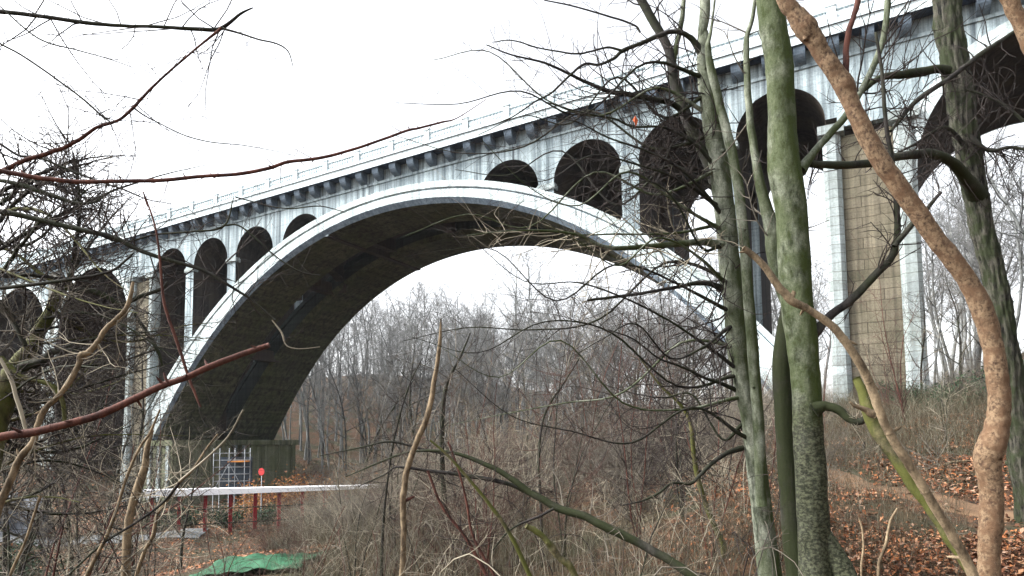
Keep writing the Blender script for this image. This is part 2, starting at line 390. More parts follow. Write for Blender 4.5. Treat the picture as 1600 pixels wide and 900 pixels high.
def ribbon(name, pts, wd, mt, lift=.07, lab=None):
    c = catmull([(a, b, 0) for a, b in pts], 14)[:, :2]; t = np.gradient(c, axis=0); t /= np.linalg.norm(t, axis=1)[:, None]
    nr = np.stack([-t[:, 1], t[:, 0]], 1); k = 9; V = []
    for s in np.linspace(-1, 1, k):
        q = c+nr*wd/2*s*(1+.08*np.sin(np.arange(len(c))*.9+s*3))[:, None]
        V.append(np.stack([q[:, 0], q[:, 1], G(q[:, 0], q[:, 1])+lift-.05*abs(s)**3], 1))
    V = np.array(V); n = len(c)
    i = (np.arange(k-1)[:, None]*n+np.arange(n-1)[None, :]).ravel()
    tag(link_mesh(name, V.reshape(-1, 3), np.stack([i, i+1, i+n+1, i+n], -1), mt, smooth=True), kind='structure')
def onground(u, v, dmin=1.5):
    d = dmin; r = ray(u, v)
    while d < 400:
        p = CAM+r*d
        if p[2] <= G(p[0], p[1]): return p
        d *= 1.01
    return CAM+r*400
rd = [onground(u, v) for u, v in ((60, 850), (130, 856))]
dv = unit((rd[1]-rd[0])[:2]); q0 = rd[0][:2]
ribbon('road', [tuple(rd[0][:2]+np.array([-.93, -.37])*s) for s in (90, 60, 40, 25, 12, 4)]+[tuple(rd[0][:2]+np.array([.5, .45])*s) for s in (5, 16)], 3.6, M_ROAD, .1)
pp = [onground(*q)[:2] for q in ((1250, 745), (1320, 752), (1400, 770), (1480, 790), (1600, 812))]
ribbon('path', [tuple(q) for q in pp], .8, M_PATH, .05)

# ------------------------------------------------------------------ the bridge
BR = tag(empty('arch_bridge', (0, 0, -6)), 'huge pale concrete open spandrel arch bridge with twin ribs crossing the wooded valley', 'bridge')
def HZ(x): return 26.32+.014*np.asarray(x, float)
def zin(x): x = np.abs(x); return 22.19-17.43*(x/35)**2-4.97*(x/35)**4
def zex(x): x = np.abs(np.asarray(x, float)); return 22.19+1.9-15.9*(x/35)**2-3.6*(x/35)**4
def flare(x): return .9*(np.abs(np.asarray(x, float))/35)**2
SP, LP, CW = 7.235, 37.5, 1.4
W = 15.4
xr = np.linspace(-34.75, 34.75, 121)
# chamfered rib: the extrados lies perpendicular off the intrados
def rib(y0, y1, name, s0, s1, front):
    f = flare(xr); lo = zin(xr); hi = zex(xr)
    b = Box(); n = len(xr)
    sl = np.gradient(lo, xr); nx = sl/np.sqrt(1+sl*sl); nz = -1/np.sqrt(1+sl*sl)   # direction pointing down/inside
    ya = y0-s0*f; yb = y1+s1*f; ch = .45
    for i in range(n):
        b.V += [(xr[i], ya[i]-.3, lo[i]+ch*1.0), (xr[i], ya[i]-.3, hi[i]-.75), (xr[i], ya[i]-.16, hi[i]-.70), (xr[i], ya[i]-.16, hi[i]-.62), (xr[i], ya[i]-.38, hi[i]-.58), (xr[i], ya[i]-.38, hi[i]),
                (xr[i], yb[i]+.3, hi[i]), (xr[i], yb[i]+.3, lo[i]+ch), (xr[i], yb[i]-.1, lo[i]), (xr[i], ya[i]+.1, lo[i])]
    K = 10; mt = [0, 0, 3, 0, 0, 0, 1, 1, 2, 3]
    mt = [0, 0, 3, 0, 0, 1, 4, 2, 2, 3] if front else [4, 4, 4, 4, 4, 1, 0, 2, 2, 2]
    for i in range(n-1):
        for j in range(K):
            a = i*K+j; c = i*K+(j+1) % K
            b.F.append((a, a+K, c+K, c)); b.M.append(mt[j])
    b.F.append(tuple(range(K))); b.M.append(2); b.F.append(tuple(range((n-1)*K, n*K))); b.M.append(2)
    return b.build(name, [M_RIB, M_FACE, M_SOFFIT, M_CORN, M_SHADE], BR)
tag(rib(0, 5.7, 'arch_rib', 1, .6, True), 'pale front rib with shade darkened mossy underside')
tag(rib(9.7, W, 'arch_rib', .6, 1, False), 'shade darkened mossy rear rib seen from below')
# spandrel barrel arches
RAD = (SP-CW)/2
cols = sorted([s*(LP-k*SP) for s in (-1, 1) for k in (1, 2, 3)])
allc = [-LP]+cols+[LP]
b = Box()
CR = LP-3*SP-SP   # inner end of the innermost opening column (hidden in crown)
for sg in (-1, 1):
    for k in range(4):
        xc = sg*(LP-(k+.5)*SP); zt = HZ(xc)-2.25; zs = zt-RAD
        t = np.linspace(math.pi, 0, 25); x_ = xc+RAD*np.cos(t); zl = zs+RAD*np.sin(t)
        x_ = np.concatenate([[xc-SP/2], [xc-RAD-1e-3], x_, [xc+RAD+1e-3], [xc+SP/2]]); zl = np.concatenate([[zs-.001]*2, zl, [zs-.001]*2])
        zl = np.maximum(zl, zex(np.clip(x_, -33.6, 33.6))-.3)
        zl[0] = zl[1] = min(zs, 99) if True else 0
        zl[-1] = zl[-2] = zs
        b.band(x_, zl, HZ(x_), 0.0, W, 0, 1, 1)
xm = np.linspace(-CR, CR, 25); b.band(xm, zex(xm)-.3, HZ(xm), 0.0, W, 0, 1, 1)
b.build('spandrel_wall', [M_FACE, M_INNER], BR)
# column walls on the ribs
for xc in cols:
    zs = float(HZ(xc)-2.25-RAD)
    for y0, y1 in ((.002, 5.6), (9.8, W-.002)):
        c = Box(); lo = float(min(zex(xc-CW/2), zex(xc+CW/2)))-.6
        if lo > zs-.3: zt_ = zs+.1
        x0, x1 = xc-CW/2, xc+CW/2
        vs = [(x0, y0, lo), (x1, y0, lo), (x1, y1, lo), (x0, y1, lo), (x0, y0, zs), (x1, y0, zs), (x1, y1, zs), (x0, y1, zs)]
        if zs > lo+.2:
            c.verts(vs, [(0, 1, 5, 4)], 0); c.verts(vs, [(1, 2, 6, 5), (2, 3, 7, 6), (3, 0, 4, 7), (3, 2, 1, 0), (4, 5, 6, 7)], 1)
            c.box(x0-.14, x1+.14, y0-.14, y0+.5, zs-.5, zs-.12, 2)
            c.box(x0-.08, x1+.08, y0-.08, y0+.45, zs-.12, zs+.02, 2)
            c.build('spandrel_column', [M_FACE, M_INNER, M_PIL], BR)
    # transverse tie between the two column walls
    if abs(xc) > 14:
        c = Box(); t = np.linspace(math.pi, 0, 13); n = len(t); hw = CW/2-.05
        yy = W/2+2.05*np.cos(t); zz = zs-3.0+2.1*np.sin(t)
        V = []; 
        for i in range(n): V += [(xc-hw, yy[i], zz[i]), (xc-hw, yy[i], zs+.3), (xc+hw, yy[i], zs+.3), (xc+hw, yy[i], zz[i])]
        Fc = []
        for i in range(n-1):
            a = 4*i; Fc += [(a, a+4, a+5, a+1), (a+2, a+6, a+7, a+3), (a+3, a+7, a+4, a)]
        c.verts(V, Fc, 0); c.build('cross_arch', [M_INNER], BR)
# main piers
def G1(x, y): return float(G(x, y))
for sg in (-1, 1):
    xi, xa, xb, xo = LP-.8, LP+.15, LP+3.2, LP+4.4
    zb = -8.0
    zs = 16.6
    pier = Box()
    # inner bulk (recessed behind the facing)
    def bx(bb, a0, a1, y0, y1, z0, z1, mi=0):
        q0, q1 = sorted((sg*a0, sg*a1)); bb.box(q0, q1, y0, y1, z0, z1, mi)
    bx(pier, xi+.05, xo-.05, .65, W-.65, zb, 26.0, 0)
    tag(pier.build('main_pier', [M_INNER], BR), None)
    fc = Box()
    bx(fc, xa, xb, .15, .64, zb, 20.3, 0); fc.build('block_facing', [M_TAN], BR)
    fc = Box(); bx(fc, xa, xb, W-.64, W-.15, zb, 20.3, 0); fc.build('block_facing', [M_TAN], BR)
    for (a0, a1, mt) in ((xi-.15, xa, M_PIL), (xb, xo, M_PIL)):
        for (y0, y1) in ((-.35, .66), (W-.66, W+.35)):
            pl = Box(); q0, q1 = sorted((sg*a0, sg*a1))
            c_ = .28
            # chamfered pilaster shaft
            for z0, z1, e in ((zb, 5, .22), (5, 20.4, 0)):
                ring = lambda z, e: [(q0-e, y0+c_-e, z), (q0+c_-e, y0-e, z), (q1-c_+e, y0-e, z), (q1+e, y0+c_-e, z), (q1+e, y1, z), (q0-e, y1, z)]
                vs = ring(z0, e+.0)+ring(z1, e if z1 > 6 else 0.0)
                pl.verts(vs, [tuple(range(5, -1, -1)), tuple(range(6, 12))]+[(i, (i+1) % 6, 6+(i+1) % 6, 6+i) for i in range(6)], 0)
            pl.box(q0-.25, q1+.25, y0-.22, y1+.1, 20.4, 21.0, 0)
            pl.build('pilaster', [mt], BR)
    up = Box(); q0, q1 = sorted((sg*(LP+.003), sg*(xo-.003)))
    for ya, yb in ((.0, .66), (W-.66, W)):
        up = Box(); up.box(q0, q1, ya, yb, 20.9, float(HZ(sg*LP))-.02, 0); up.build('pier_head', [M_FACE], BR)
# approach arches and their piers
def approach(sg, xc, R, zc):
    t = np.linspace(math.pi, 0, 41); x_ = xc+R*np.cos(t); zl = zc+R*np.sin(t)
    bb = Box(); bb.band(x_, zl, HZ(x_), 0.0, W, 0, 1, 1)
    bb.build('approach_spandrel', [M_FACE, M_INNER], BR)
    x2 = xc+(R+.9)*np.cos(t); z2 = zc+(R+.9)*np.sin(t)
    for side, ya, yb in ((0, -.10, .05), (1, W-.05, W+.1)):
        V = []; rg = Box()
        for i in range(len(t)): V += [(x_[i], ya, zl[i]), (x2[i], ya, z2[i]), (x2[i], yb, z2[i]), (x_[i], yb, zl[i])]
        Fq = []
        for i in range(len(t)-1):
            a = 4*i; Fq += [(a, a+1, a+5, a+4), (a+1, a+2, a+6, a+5), (a+2, a+3, a+7, a+6), (a+3, a, a+4, a+7)]
        rg.verts(V, Fq, 0); rg.build('arch_ring', [M_RIB], BR)
ar = 8.0
for sg in (-1, 1):
    for k in range(3):
        xc = sg*(LP+4.4+ar+k*(2*ar+3.0)); zc = float(HZ(xc))-2.2-ar
        approach(sg, xc, ar, zc)
        p = Box(); a0 = xc+sg*ar; a1 = a0+sg*3.0; q0, q1 = sorted((a0, a1))
        p.band(np.array([q0, q1]), np.array([-8., -8.]), HZ(np.array([q0, q1])), 0.0, W, 0, 1, 1)
        p.box(q0-.15, q1+.15, -.15, .6, zc-.5, zc-.05, 2)
        p.build('approach_pier', [M_GREYP, M_INNER, M_PIL], BR)
        pb = Box(); pb.box(q0-.2, q1+.2, -.3, -.004, -8, zc-.5, 0, .1); pb.build('pier_buttress', [M_PIL], BR)
XE = LP+4.4+3*(2*ar+3.0)
# deck slab, fascia, cornice, corbels, parapet
def long_(name, y0, y1, dz0, dz1, mats, mi=(0, 0, 0)):
    bb = Box(); x_ = np.linspace(-XE, XE, 60); bb.band(x_, HZ(x_)+dz0, HZ(x_)+dz1, y0, y1, *mi); return bb.build(name, mats, BR)
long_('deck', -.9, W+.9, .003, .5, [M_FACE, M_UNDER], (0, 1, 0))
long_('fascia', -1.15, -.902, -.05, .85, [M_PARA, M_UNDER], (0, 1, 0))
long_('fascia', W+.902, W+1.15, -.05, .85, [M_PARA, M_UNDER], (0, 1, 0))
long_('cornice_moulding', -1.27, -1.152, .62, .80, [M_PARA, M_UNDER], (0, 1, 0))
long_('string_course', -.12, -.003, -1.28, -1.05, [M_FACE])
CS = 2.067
cbm = None
ts = np.linspace(0, math.pi/2, 7)
k0 = int(XE/CS)
for i in range(-k0, k0+1):
    x = i*CS+.3
    if x < -82 or x > 62: continue
    h = .95; prof = [(-.004, 0), (-.95, 0), (-.95, -.22)]+[(-.95+.75*(1-math.cos(t_))*1.0, -.22-(h-.22)*math.sin(t_)) for t_ in ts[1:]]+[(-.004, -h-.1)]
    V = [(sx*.36, y, z) for sx in (-1, 1) for y, z in prof]; n = len(prof)
    Fq = [tuple(range(n)), tuple(range(2*n-1, n-1, -1))]+[(j, n+j, n+(j+1) % n, (j+1) % n) for j in range(n)]
    if cbm is None:
        co = link_mesh('corbel', np.array(V), Fq, M_CORN, None); cbm = co.data
    else:
        co = bpy.data.objects.new('corbel', cbm); COL.objects.link(co)
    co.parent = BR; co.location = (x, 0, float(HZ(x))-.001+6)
PS = CS*2
pan = None; post = None
for side, yy in ((0, -.95), (1, W+.95)):
    for i in range(-18, 15):
        x = i*PS+.3
        if side == 1 and (x < -70): continue
        zb = float(HZ(x+PS/2))+.86+6
        if pan is None:
            p = Box(); L0, L1 = .28, PS-.28
            p.box(L0, L1, -.12, .12, .0, .16); p.box(L0, L1, -.14, .14, .78, .98)
            nb = 11
            for j in range(nb):
                xc = L0+(j+.5)*(L1-L0)/nb; r = [(.07, .16), (.05, .24), (.095, .4), (.05, .64), (.08, .78)]
                for (ra, za), (rb, zb_) in zip(r[:-1], r[1:]):
                    p.verts([(xc+sx*ra, sy*ra, za) for sx, sy in ((-1, -1), (1, -1), (1, 1), (-1, 1))]+[(xc+sx*rb, sy*rb, zb_) for sx, sy in ((-1, -1), (1, -1), (1, 1), (-1, 1))],
                            [(0, 1, 5, 4), (1, 2, 6, 5), (2, 3, 7, 6), (3, 0, 4, 7)])
            o1 = p.build('balustrade_panel', [M_PARA]); pan = o1.data
            q = Box(); q.box(-.28, .28, -.2, .2, 0, 1.05); q.box(-.34, .34, -.26, .26, 1.05, 1.18); o2 = q.build('parapet_post', [M_PARA]); post = o2.data
        else:
            o1 = bpy.data.objects.new('balustrade_panel', pan); o2 = bpy.data.objects.new('parapet_post', post); COL.objects.link(o1); COL.objects.link(o2)
        for o in (o1, o2): o.parent = BR; o.location = (x, yy, zb); o.rotation_euler = (0, -.014, 0)
# pedestals under the ribs
for sg in (-1, 1):
    for y0, y1 in ((-1.3, 6.4), (9.0, 16.7)):
        c = Box(); q0, q1 = sorted((sg*30.6, sg*36.8))
        c.box(q0-.2, q1+.3, y0-.25, y1+.25, .1, .75, 0)
        c.box(q0+.1, q1, y0, y1, -8, .1, 1)
        for j in range(4):
            yy = y0+.5+j*(y1-y0-1.0)/3
            c.box(*sorted((sg*30.72, sg*30.4)), yy-.28, yy+.28, -8, .098, 0)
            xx = q0+.5+j*(q1-q0-1.2)/3; c.box(xx-.25, xx+.25, y0-.2, y0+.01, -8, .098, 2)
        c.build('rib_pedestal', [M_PED, M_PED, M_PIL], BR)
# struts between ribs
for xc in (-27, -17.5, -8, 0, 8, 17.5, 27):
    c = Box(); z = float(zin(xc)); c.box(xc-.5, xc+.5, 5.3, 10.1, z+.35, z+1.7, 0); c.build('rib_strut', [M_INNER], BR)

# ------------------------------------------------------------------ damp winter air
hz = Box(); hz.box(-200, 130, -60, 210, -12, 75)
mh = bpy.data.materials.new('pale_damp_air'); mh.use_nodes = True
for n_ in list(mh.node_tree.nodes):
    if n_.type == 'BSDF_PRINCIPLED': mh.node_tree.nodes.remove(n_)
pv = mh.node_tree.nodes.new('ShaderNodeVolumePrincipled'); pv.inputs['Color'].default_value = (.86, .93, 1, 1); pv.inputs['Density'].default_value = .00009
mh.node_tree.links.new(pv.outputs[0], mh.node_tree.nodes['Material Output'].inputs['Volume'])
HAZE = hz.build('haze', [mh]); tag(HAZE, 'thin pale winter mist filling the valley', 'haze', None, 'stuff')
# ------------------------------------------------------------------ construction works under the left springing
def rod(T, a, b, r, sides=6): T.add(np.array([a, (np.array(a)+np.array(b))/2, b]), [r]*3, sides, cap=True)
ga, gb = P(224, 771, 48), P(594, 760, 55.5)
WK = tag(empty('site_walkway', tuple(ga-np.array([0, 0, 2]))), 'long white decked walkway on red steel posts in front of the left arch footing', 'walkway')
ax = unit((gb-ga)*np.array([1, 1, 0])); pn = np.array([-ax[1], ax[0], 0]); Lw = np.linalg.norm(gb-ga)
def obox(a, b, wd, z0, z1):
    q = []
    for z in (z0, z1):
        for p_, sgn in ((a, -1), (b, -1), (b, 1), (a, 1)): q.append(p_+pn*sgn*wd/2+np.array([0, 0, z]))
    return q, [(3, 2, 1, 0), (4, 5, 6, 7), (0, 1, 5, 4), (1, 2, 6, 5), (2, 3, 7, 6), (3, 0, 4, 7)]
bb = Box(); vv, ff = obox(ga, gb, 1.4, -.26, .26); vv[1][2] += .16; vv[2][2] += .16; vv[5][2] -= .12; vv[6][2] -= .12; bb.verts(vv, ff); bb.build('deck_beam', [M_WHITE], WK)
for i in range(10):
    q = ga+ax*(.6+i*1.75)+np.array([0, 0, -.265]); bb = Box()
    zg = float(G(q[0], q[1]))-.3-q[2]
    bb.verts(*obox(q-ax*.13, q+ax*.13, .26, zg, -.004)); bb.build('post', [M_REDP], WK)
T = Tubes()
for h in (-1.3, -2.4):
    rod(T, ga-pn*.5+np.array([0, 0, h]), ga-pn*.5+ax*17+np.array([0, 0, h*1.0]), .04)
T.build('rail', B_DARK, WK)
# scaffold tower
sc = P(357, 768, 66); SF = tag(empty('scaffold_tower', tuple(sc)), 'light steel scaffold tower with an orange plank between the two rib footings', 'scaffold')
sx, sy, nl = 1.55, 1.4, 5
ex, ey = unit(Rv*np.array([1, 1, 0])), unit(Fv*np.array([1, 1, 0]))
zg = float(G(sc[0], sc[1]))-.1
for i in (0, 1, 2):
    for j in (0, 1):
        T = Tubes(); a = sc+ex*(i-1)*sx+ey*j*sy; rod(T, (a[0], a[1], zg), (a[0], a[1], sc[2]+4.3), .035); T.build('standard', M_STEEL, SF)
T = Tubes()
for k in range(6):
    z = sc[2]+.3+k*.7
    for j in (0, 1):
        a = sc+ey*j*sy; rod(T, (*(a-ex*sx)[:2], z), (*(a+ex*sx)[:2], z), .028)
    for i in (0, 1, 2):
        a = sc+ex*(i-1)*sx; rod(T, (*a[:2], z), (*(a+ey*sy)[:2], z), .035)
T.build('ledgers', M_STEEL, SF)
T = Tubes(); a = sc-ex*sx; rod(T, (*a[:2], sc[2]), (*(a+ex*sx)[:2], sc[2]+2.8), .03); rod(T, (*(a+ex*sx)[:2], sc[2]+2.8), (*(a+2*ex*sx)[:2], sc[2]), .03); T.build('brace', M_STEEL, SF)
bb = Box(); pn_, ax_ = pn, ax; pn, ax = ey, ex
bb.verts(*obox(sc-ex*.2+ey*.8, sc+ex*sx+ey*.8, 1.4, 2.9, 3.0)); bb.build('plank', [M_ORANGE], SF)
bb = Box(); bb.verts(*obox(sc-ex*sx+ey*(sy+.2), sc+ex*sx*1.1+ey*(sy+.2), .06, .2, 3.4)); bb.build('netting', [M_BLUET], SF)
pn, ax = pn_, ax_
# red disc sign
ps = P(409, 737, 60); SG = tag(empty('round_sign', (ps[0], ps[1], float(G(ps[0], ps[1])))), 'small round red disc on a thin post right of the scaffold', 'sign')
T = Tubes(); rod(T, (ps[0], ps[1], float(G(ps[0], ps[1]))-.2), ps, .04); T.build('post', M_STEEL, SG)
dk = Box(); an = np.linspace(0, 2*math.pi, 24, endpoint=False)
ring = [ps-ey*.06+ex*.27*math.cos(t)+np.array([0, 0, .33*math.sin(t)]) for t in an]; ring2 = [p_-ey*.04 for p_ in ring]
dk.verts(ring+ring2, [tuple(range(24)), tuple(range(47, 23, -1))]+[(i, (i+1) % 24, 24+(i+1) % 24, 24+i) for i in range(24)])
dk.build('disc', [M_PINK], SG)
# green tarpaulin lying in the brush
a = onground(402, 893, 12); nu, nv = 26, 12; Vt = []
for j in range(nv):
    for i in range(nu):
        x_, y_ = (i/(nu-1)-.5), (j/(nv-1)-.5)
        q = a+ex*x_*2.9*(1-.12*math.cos(y_*5))+ey*y_*2.4
        Vt.append((q[0], q[1], float(G(q[0], q[1]))+.06+.07*abs(math.sin(x_*15+y_*7+2*math.sin(y_*6)))+.06*abs(math.sin(y_*19-x_*9))+.22*math.exp(-((x_-.15)**2+(y_+.1)**2)*16)))
i = (np.arange(nv-1)[:, None]*nu+np.arange(nu-1)[None, :]).ravel()
tp = link_mesh('tarpaulin', np.array(Vt), np.stack([i, i+1, i+nu+1, i+nu], -1), M_GREENT, smooth=True)
md = tp.modifiers.new('thick', 'SOLIDIFY'); md.thickness = .02
tag(tp, 'crumpled bright green tarpaulin lying low in the brush at lower left', 'tarpaulin')
# dark boulder at far left
def boulder(p, r, lab):
    n1, n2 = 18, 12; V_ = []
    rr = np.random.default_rng(int(r*100)); ph = rr.uniform(0, 6, 8)
    for j in range(n2+1):
        th = math.pi*j/n2
        for i in range(n1):
            f = 2*math.pi*i/n1; k = 1+.18*math.sin(3*f+ph[0]+2*th)+.12*math.sin(5*th+ph[1]+f)+.07*math.sin(7*f+ph[2])
            V_.append((p[0]+r*1.4*k*math.sin(th)*math.cos(f), p[1]+r*k*math.sin(th)*math.sin(f), p[2]+r*.85*k*math.cos(th)))
    i = (np.arange(n2)[:, None]*n1+np.arange(n1)[None, :]).ravel(); i2 = (np.arange(n2)[:, None]*n1+(np.arange(n1)[None, :]+1) % n1).ravel()
    tag(link_mesh('boulder', np.array(V_), np.stack([i, i+n1, i2+n1, i2], -1), M_ROCK), lab, 'boulder')
q = onground(25, 838, 10); boulder(q+np.array([0, 0, .9]), 2.1, 'big dark grey boulder beside the asphalt road at lower left')

# ------------------------------------------------------------------ generic bare trees and shrubs
def tree_proto(seed, H, r0, nl, twigk, mt, mtw, name, lean=.05, first=.3, spread=.55, lv=2, droop=0., twr=.35):
    r = np.random.default_rng(seed)
    root = empty(name); k = 12
    pts = [np.array([0, 0, -.4])]; d = np.array([0, 0, 1.]); ln = r.normal(0, lean, 2)
    for i in range(k):
        d = unit(d+np.array([ln[0], ln[1], 0])*.4+r.normal(0, .055, 3)+np.array([0, 0, .04])); pts.append(pts[-1]+d*H/k)
    pts = np.array(pts); rad = r0*(1-np.linspace(0, 1, k+1))**.75+r0*.06; rad[0] *= 1.35
    T = Tubes(); T.add(pts, rad, 8, lump=.08, seed=seed)
    C_ = Tubes()
    for i in range(nl):
        t = first+(1-first)*(i+r.uniform(0, 1))/nl; t = min(t, .985)*k; a = int(t); f = t-a
        bp = pts[a]*(1-f)+pts[a+1]*f; an = i*2.4+r.uniform(-.6, .6); up = r.uniform(.35, 1.1)
        dd = unit(np.array([math.cos(an)*spread, math.sin(an)*spread, .5*up])); L = H*(.42-.28*(t/k))*r.uniform(.7, 1.25)
        q = [bp]; e = dd
        for _ in range(6):
            e = unit(e+r.normal(0, .16, 3)+np.array([0, 0, .10-droop])); q.append(q[-1]+e*L/6)
        q = np.array(q); lr = np.linspace(min(rad[a]*.55, r0*.42), .012, 7)
        T.add(q, lr, 5)
        sprout(C_, r, q, lr, twigk, L*.5, lv-1, 3, .12, .12, 1, .45, .3, rmin=.008*twr/.35)
    sprout(C_, r, pts[k//2:], rad[k//2:], twigk, H*.13, lv-1, 3, .2, .1, 1, .25, rmin=.007*twr/.35)
    T.build('trunk', mt, root); C_.build('crown', mtw, root)
    return root
def shrub_proto(seed, H, ns, kids, mt, name, lv=2, spread=.6, rad=.012):
    r = np.random.default_rng(seed); root = empty(name); T = Tubes(); S_ = Tubes()
    for i in range(ns):
        an = r.uniform(0, 6.28); sp = r.uniform(.1, 1)*spread; p = np.array([math.cos(an), math.sin(an), 0])*H*.14*r.uniform(0, 1); p[2] = -.15
        L = H*r.uniform(.5, 1.1); d = unit(np.array([math.cos(an)*sp, math.sin(an)*sp, 1])); q = [p]
        for _ in range(7):
            d = unit(d+r.normal(0, .13, 3)+np.array([math.cos(an), math.sin(an), -.35])*.10*sp); q.append(q[-1]+d*L/7)
        q = np.array(q); rr = np.linspace(rad*r.uniform(.6, 1.4), rad*.25, 8)
        S_.add(q, rr, 4); sprout(T, r, q, rr, kids, L*.42, lv-1, 3, .05, .15, 1, .6, .4, rmin=rad*.22)
    S_.build('stems', mt, root); T.build('twigs', mt, root); return root
def dup(root, loc, rz, s=1.0, lab=None, cat=None, group=None, sz=None):
    o = root.copy(); COL.objects.link(o); o.location = loc; o.rotation_euler = (0, 0, rz); o.scale = (s, s, sz or s)
    for ch in list(root.children):
        c = ch.copy(); COL.objects.link(c); c.parent = o
    if 'kindword' in o: del o['kindword']
    tag(o, lab, cat, group); return o
def kill(root):
    for c in list(root.children): bpy.data.objects.remove(c)
    bpy.data.objects.remove(root)

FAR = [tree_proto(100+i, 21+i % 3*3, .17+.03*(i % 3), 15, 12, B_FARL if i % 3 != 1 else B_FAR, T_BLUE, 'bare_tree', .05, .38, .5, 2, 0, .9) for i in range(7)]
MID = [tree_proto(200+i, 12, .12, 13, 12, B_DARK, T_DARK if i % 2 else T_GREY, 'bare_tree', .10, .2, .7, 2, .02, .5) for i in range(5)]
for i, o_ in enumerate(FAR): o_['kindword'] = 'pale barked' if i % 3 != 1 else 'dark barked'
rt = np.random.default_rng(5)
def proj(p):
    d = np.asarray(p)-CAM; z = d@Fv; return 800+FP*(d@Rv)/z, V0-FP*(d@Uv)/z, z
nf = 0
def plant(protos, n, xr_, yr_, lab, group, smin=.8, smax=1.25, ok=None, cat='tree'):
    c = 0; tries = 0
    while c < n and tries < n*30:
        tries += 1
        x, y = rt.uniform(*xr_), rt.uniform(*yr_); z = float(G(x, y)); u, v, dz = proj((x, y, z+2))
        if dz < 5 or u < -120 or u > 1720: continue
        if ok and not ok(x, y, u, v, dz): continue
        ki = int(rt.integers(len(protos))); kw = protos[ki].get('kindword', '')
        dup(protos[ki], (x, y, z), rt.uniform(0, 6.28), rt.uniform(smin, smax), (kw+' '+lab).strip(), cat, (group+', the '+kw+' ones') if kw else group); c += 1
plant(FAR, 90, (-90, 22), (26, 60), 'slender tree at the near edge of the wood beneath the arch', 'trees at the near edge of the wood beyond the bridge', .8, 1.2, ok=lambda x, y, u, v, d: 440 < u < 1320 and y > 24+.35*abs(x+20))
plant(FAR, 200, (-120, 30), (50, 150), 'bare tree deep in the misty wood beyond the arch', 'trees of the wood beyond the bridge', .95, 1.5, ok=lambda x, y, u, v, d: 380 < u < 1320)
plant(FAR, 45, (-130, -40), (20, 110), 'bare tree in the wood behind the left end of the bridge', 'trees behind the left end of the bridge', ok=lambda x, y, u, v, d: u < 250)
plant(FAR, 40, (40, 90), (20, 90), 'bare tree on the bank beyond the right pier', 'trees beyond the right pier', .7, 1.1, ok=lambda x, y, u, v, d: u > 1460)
plant(MID, 9, (-60, -40), (-22, -4), 'bare dark tree in front of the left end of the bridge', 'trees before the left end', .7, 1.0, ok=lambda x, y, u, v, d: u < 190)
def hero(proto, u, v, d, s, rz, lab, grp=None, sz=None):
    p = P(u, v, d); p[2] = float(G(p[0], p[1])); return dup(proto, tuple(p), rz, s, lab, 'tree', grp, sz)
hero(MID[1], 558, 700, 62, 1.25, 1.0, 'dark forked bare tree standing just right of the left rib foot')
hero(MID[3], 655, 690, 60, 1.35, 2.2, 'tall dark bare tree in the middle of the arch opening')
hero(MID[1], 945, 740, 30, .62, 3.0, 'left one of two dark slim trees rising from the brush below mid arch')
hero(MID[3], 990, 740, 30, .66, 4.4, 'right one of two dark slim trees rising from the brush below mid arch')
hero(MID[0], 118, 760, 27, .80, .4, 'dark twin-stemmed tree at left, the left stem beside the road')
hero(MID[2], 152, 760, 27, .85, 2.4, 'dark twin-stemmed tree at left, the right stem leaning inward')
hero(MID[4], 20, 780, 24, .8, 5.0, 'bare dark tree at the left picture edge above the boulder')
hero(MID[1], 30, 800, 15, .62, 1.1, 'dark bare tree close behind the mossy tree at the left edge')
hero(MID[3], 215, 800, 19, .60, 3.9, 'dark bare tree whose crown covers the left end pier of the bridge')
hero(MID[0], 285, 780, 30, .55, 2.9, 'slim dark tree just left of the rib foot before the walkway')
hero(MID[2], 1440, 600, 36, .55, 5.0, 'dark leaning tree against the right face of the right pier')
hero(MID[0], 1500, 560, 34, .6, 3.3, 'dark leaning tree on the bank between right pier and ridged trunk')
hero(MID[4], 1090, 800, 19, .42, 1.3, 'small crooked dark tree in the brush left of the twin grey stems')
for pr in FAR+MID: kill(pr)

SH = [shrub_proto(300+i, 3.2, 18, 18, [T_GREY, T_PALE, T_RED, T_GREY, T_DARK, T_GREY][i], 'bare_shrub', 2, .8, .012) for i in range(6)]
for i, o_ in enumerate(SH): o_['kindword'] = ['grey twigged', 'pale twigged', 'reddish twigged', 'grey twigged', 'dark twigged', 'grey twigged'][i]
plant(SH, 90, (-50, 25), (-14, 40), 'low bare shrub on the valley floor under the arch', 'shrubs on the valley floor under the bridge', .9, 1.7, ok=lambda x, y, u, v, d: 430 < u < 1320 and d > 45, cat='shrub')
plant(SH, 170, (2, 38), (-38, 4), 'tangled bare shrub on the slope below the arch', 'shrubs of the thicket on the slope', 0.6, 1.15, ok=lambda x, y, u, v, d: 480+max(0, 30-d)*8 < u < 1250 and 12 < d < 45, cat='shrub')
plant(SH, 55, (-30, 30), (-40, 0), 'bare shrub near the road and the white walkway', 'shrubs at lower left', .3, .65, ok=lambda x, y, u, v, d: u < 480 and d > 18, cat='shrub')
plant(SH, 24, (36, 60), (-38, 12), 'bare shrub on the leafy bank before the right pier', 'shrubs on the right bank', .4, .8, ok=lambda x, y, u, v, d: 1250 < u < 1620 and 22 < d < 60, cat='shrub')
for pr in SH: kill(pr)
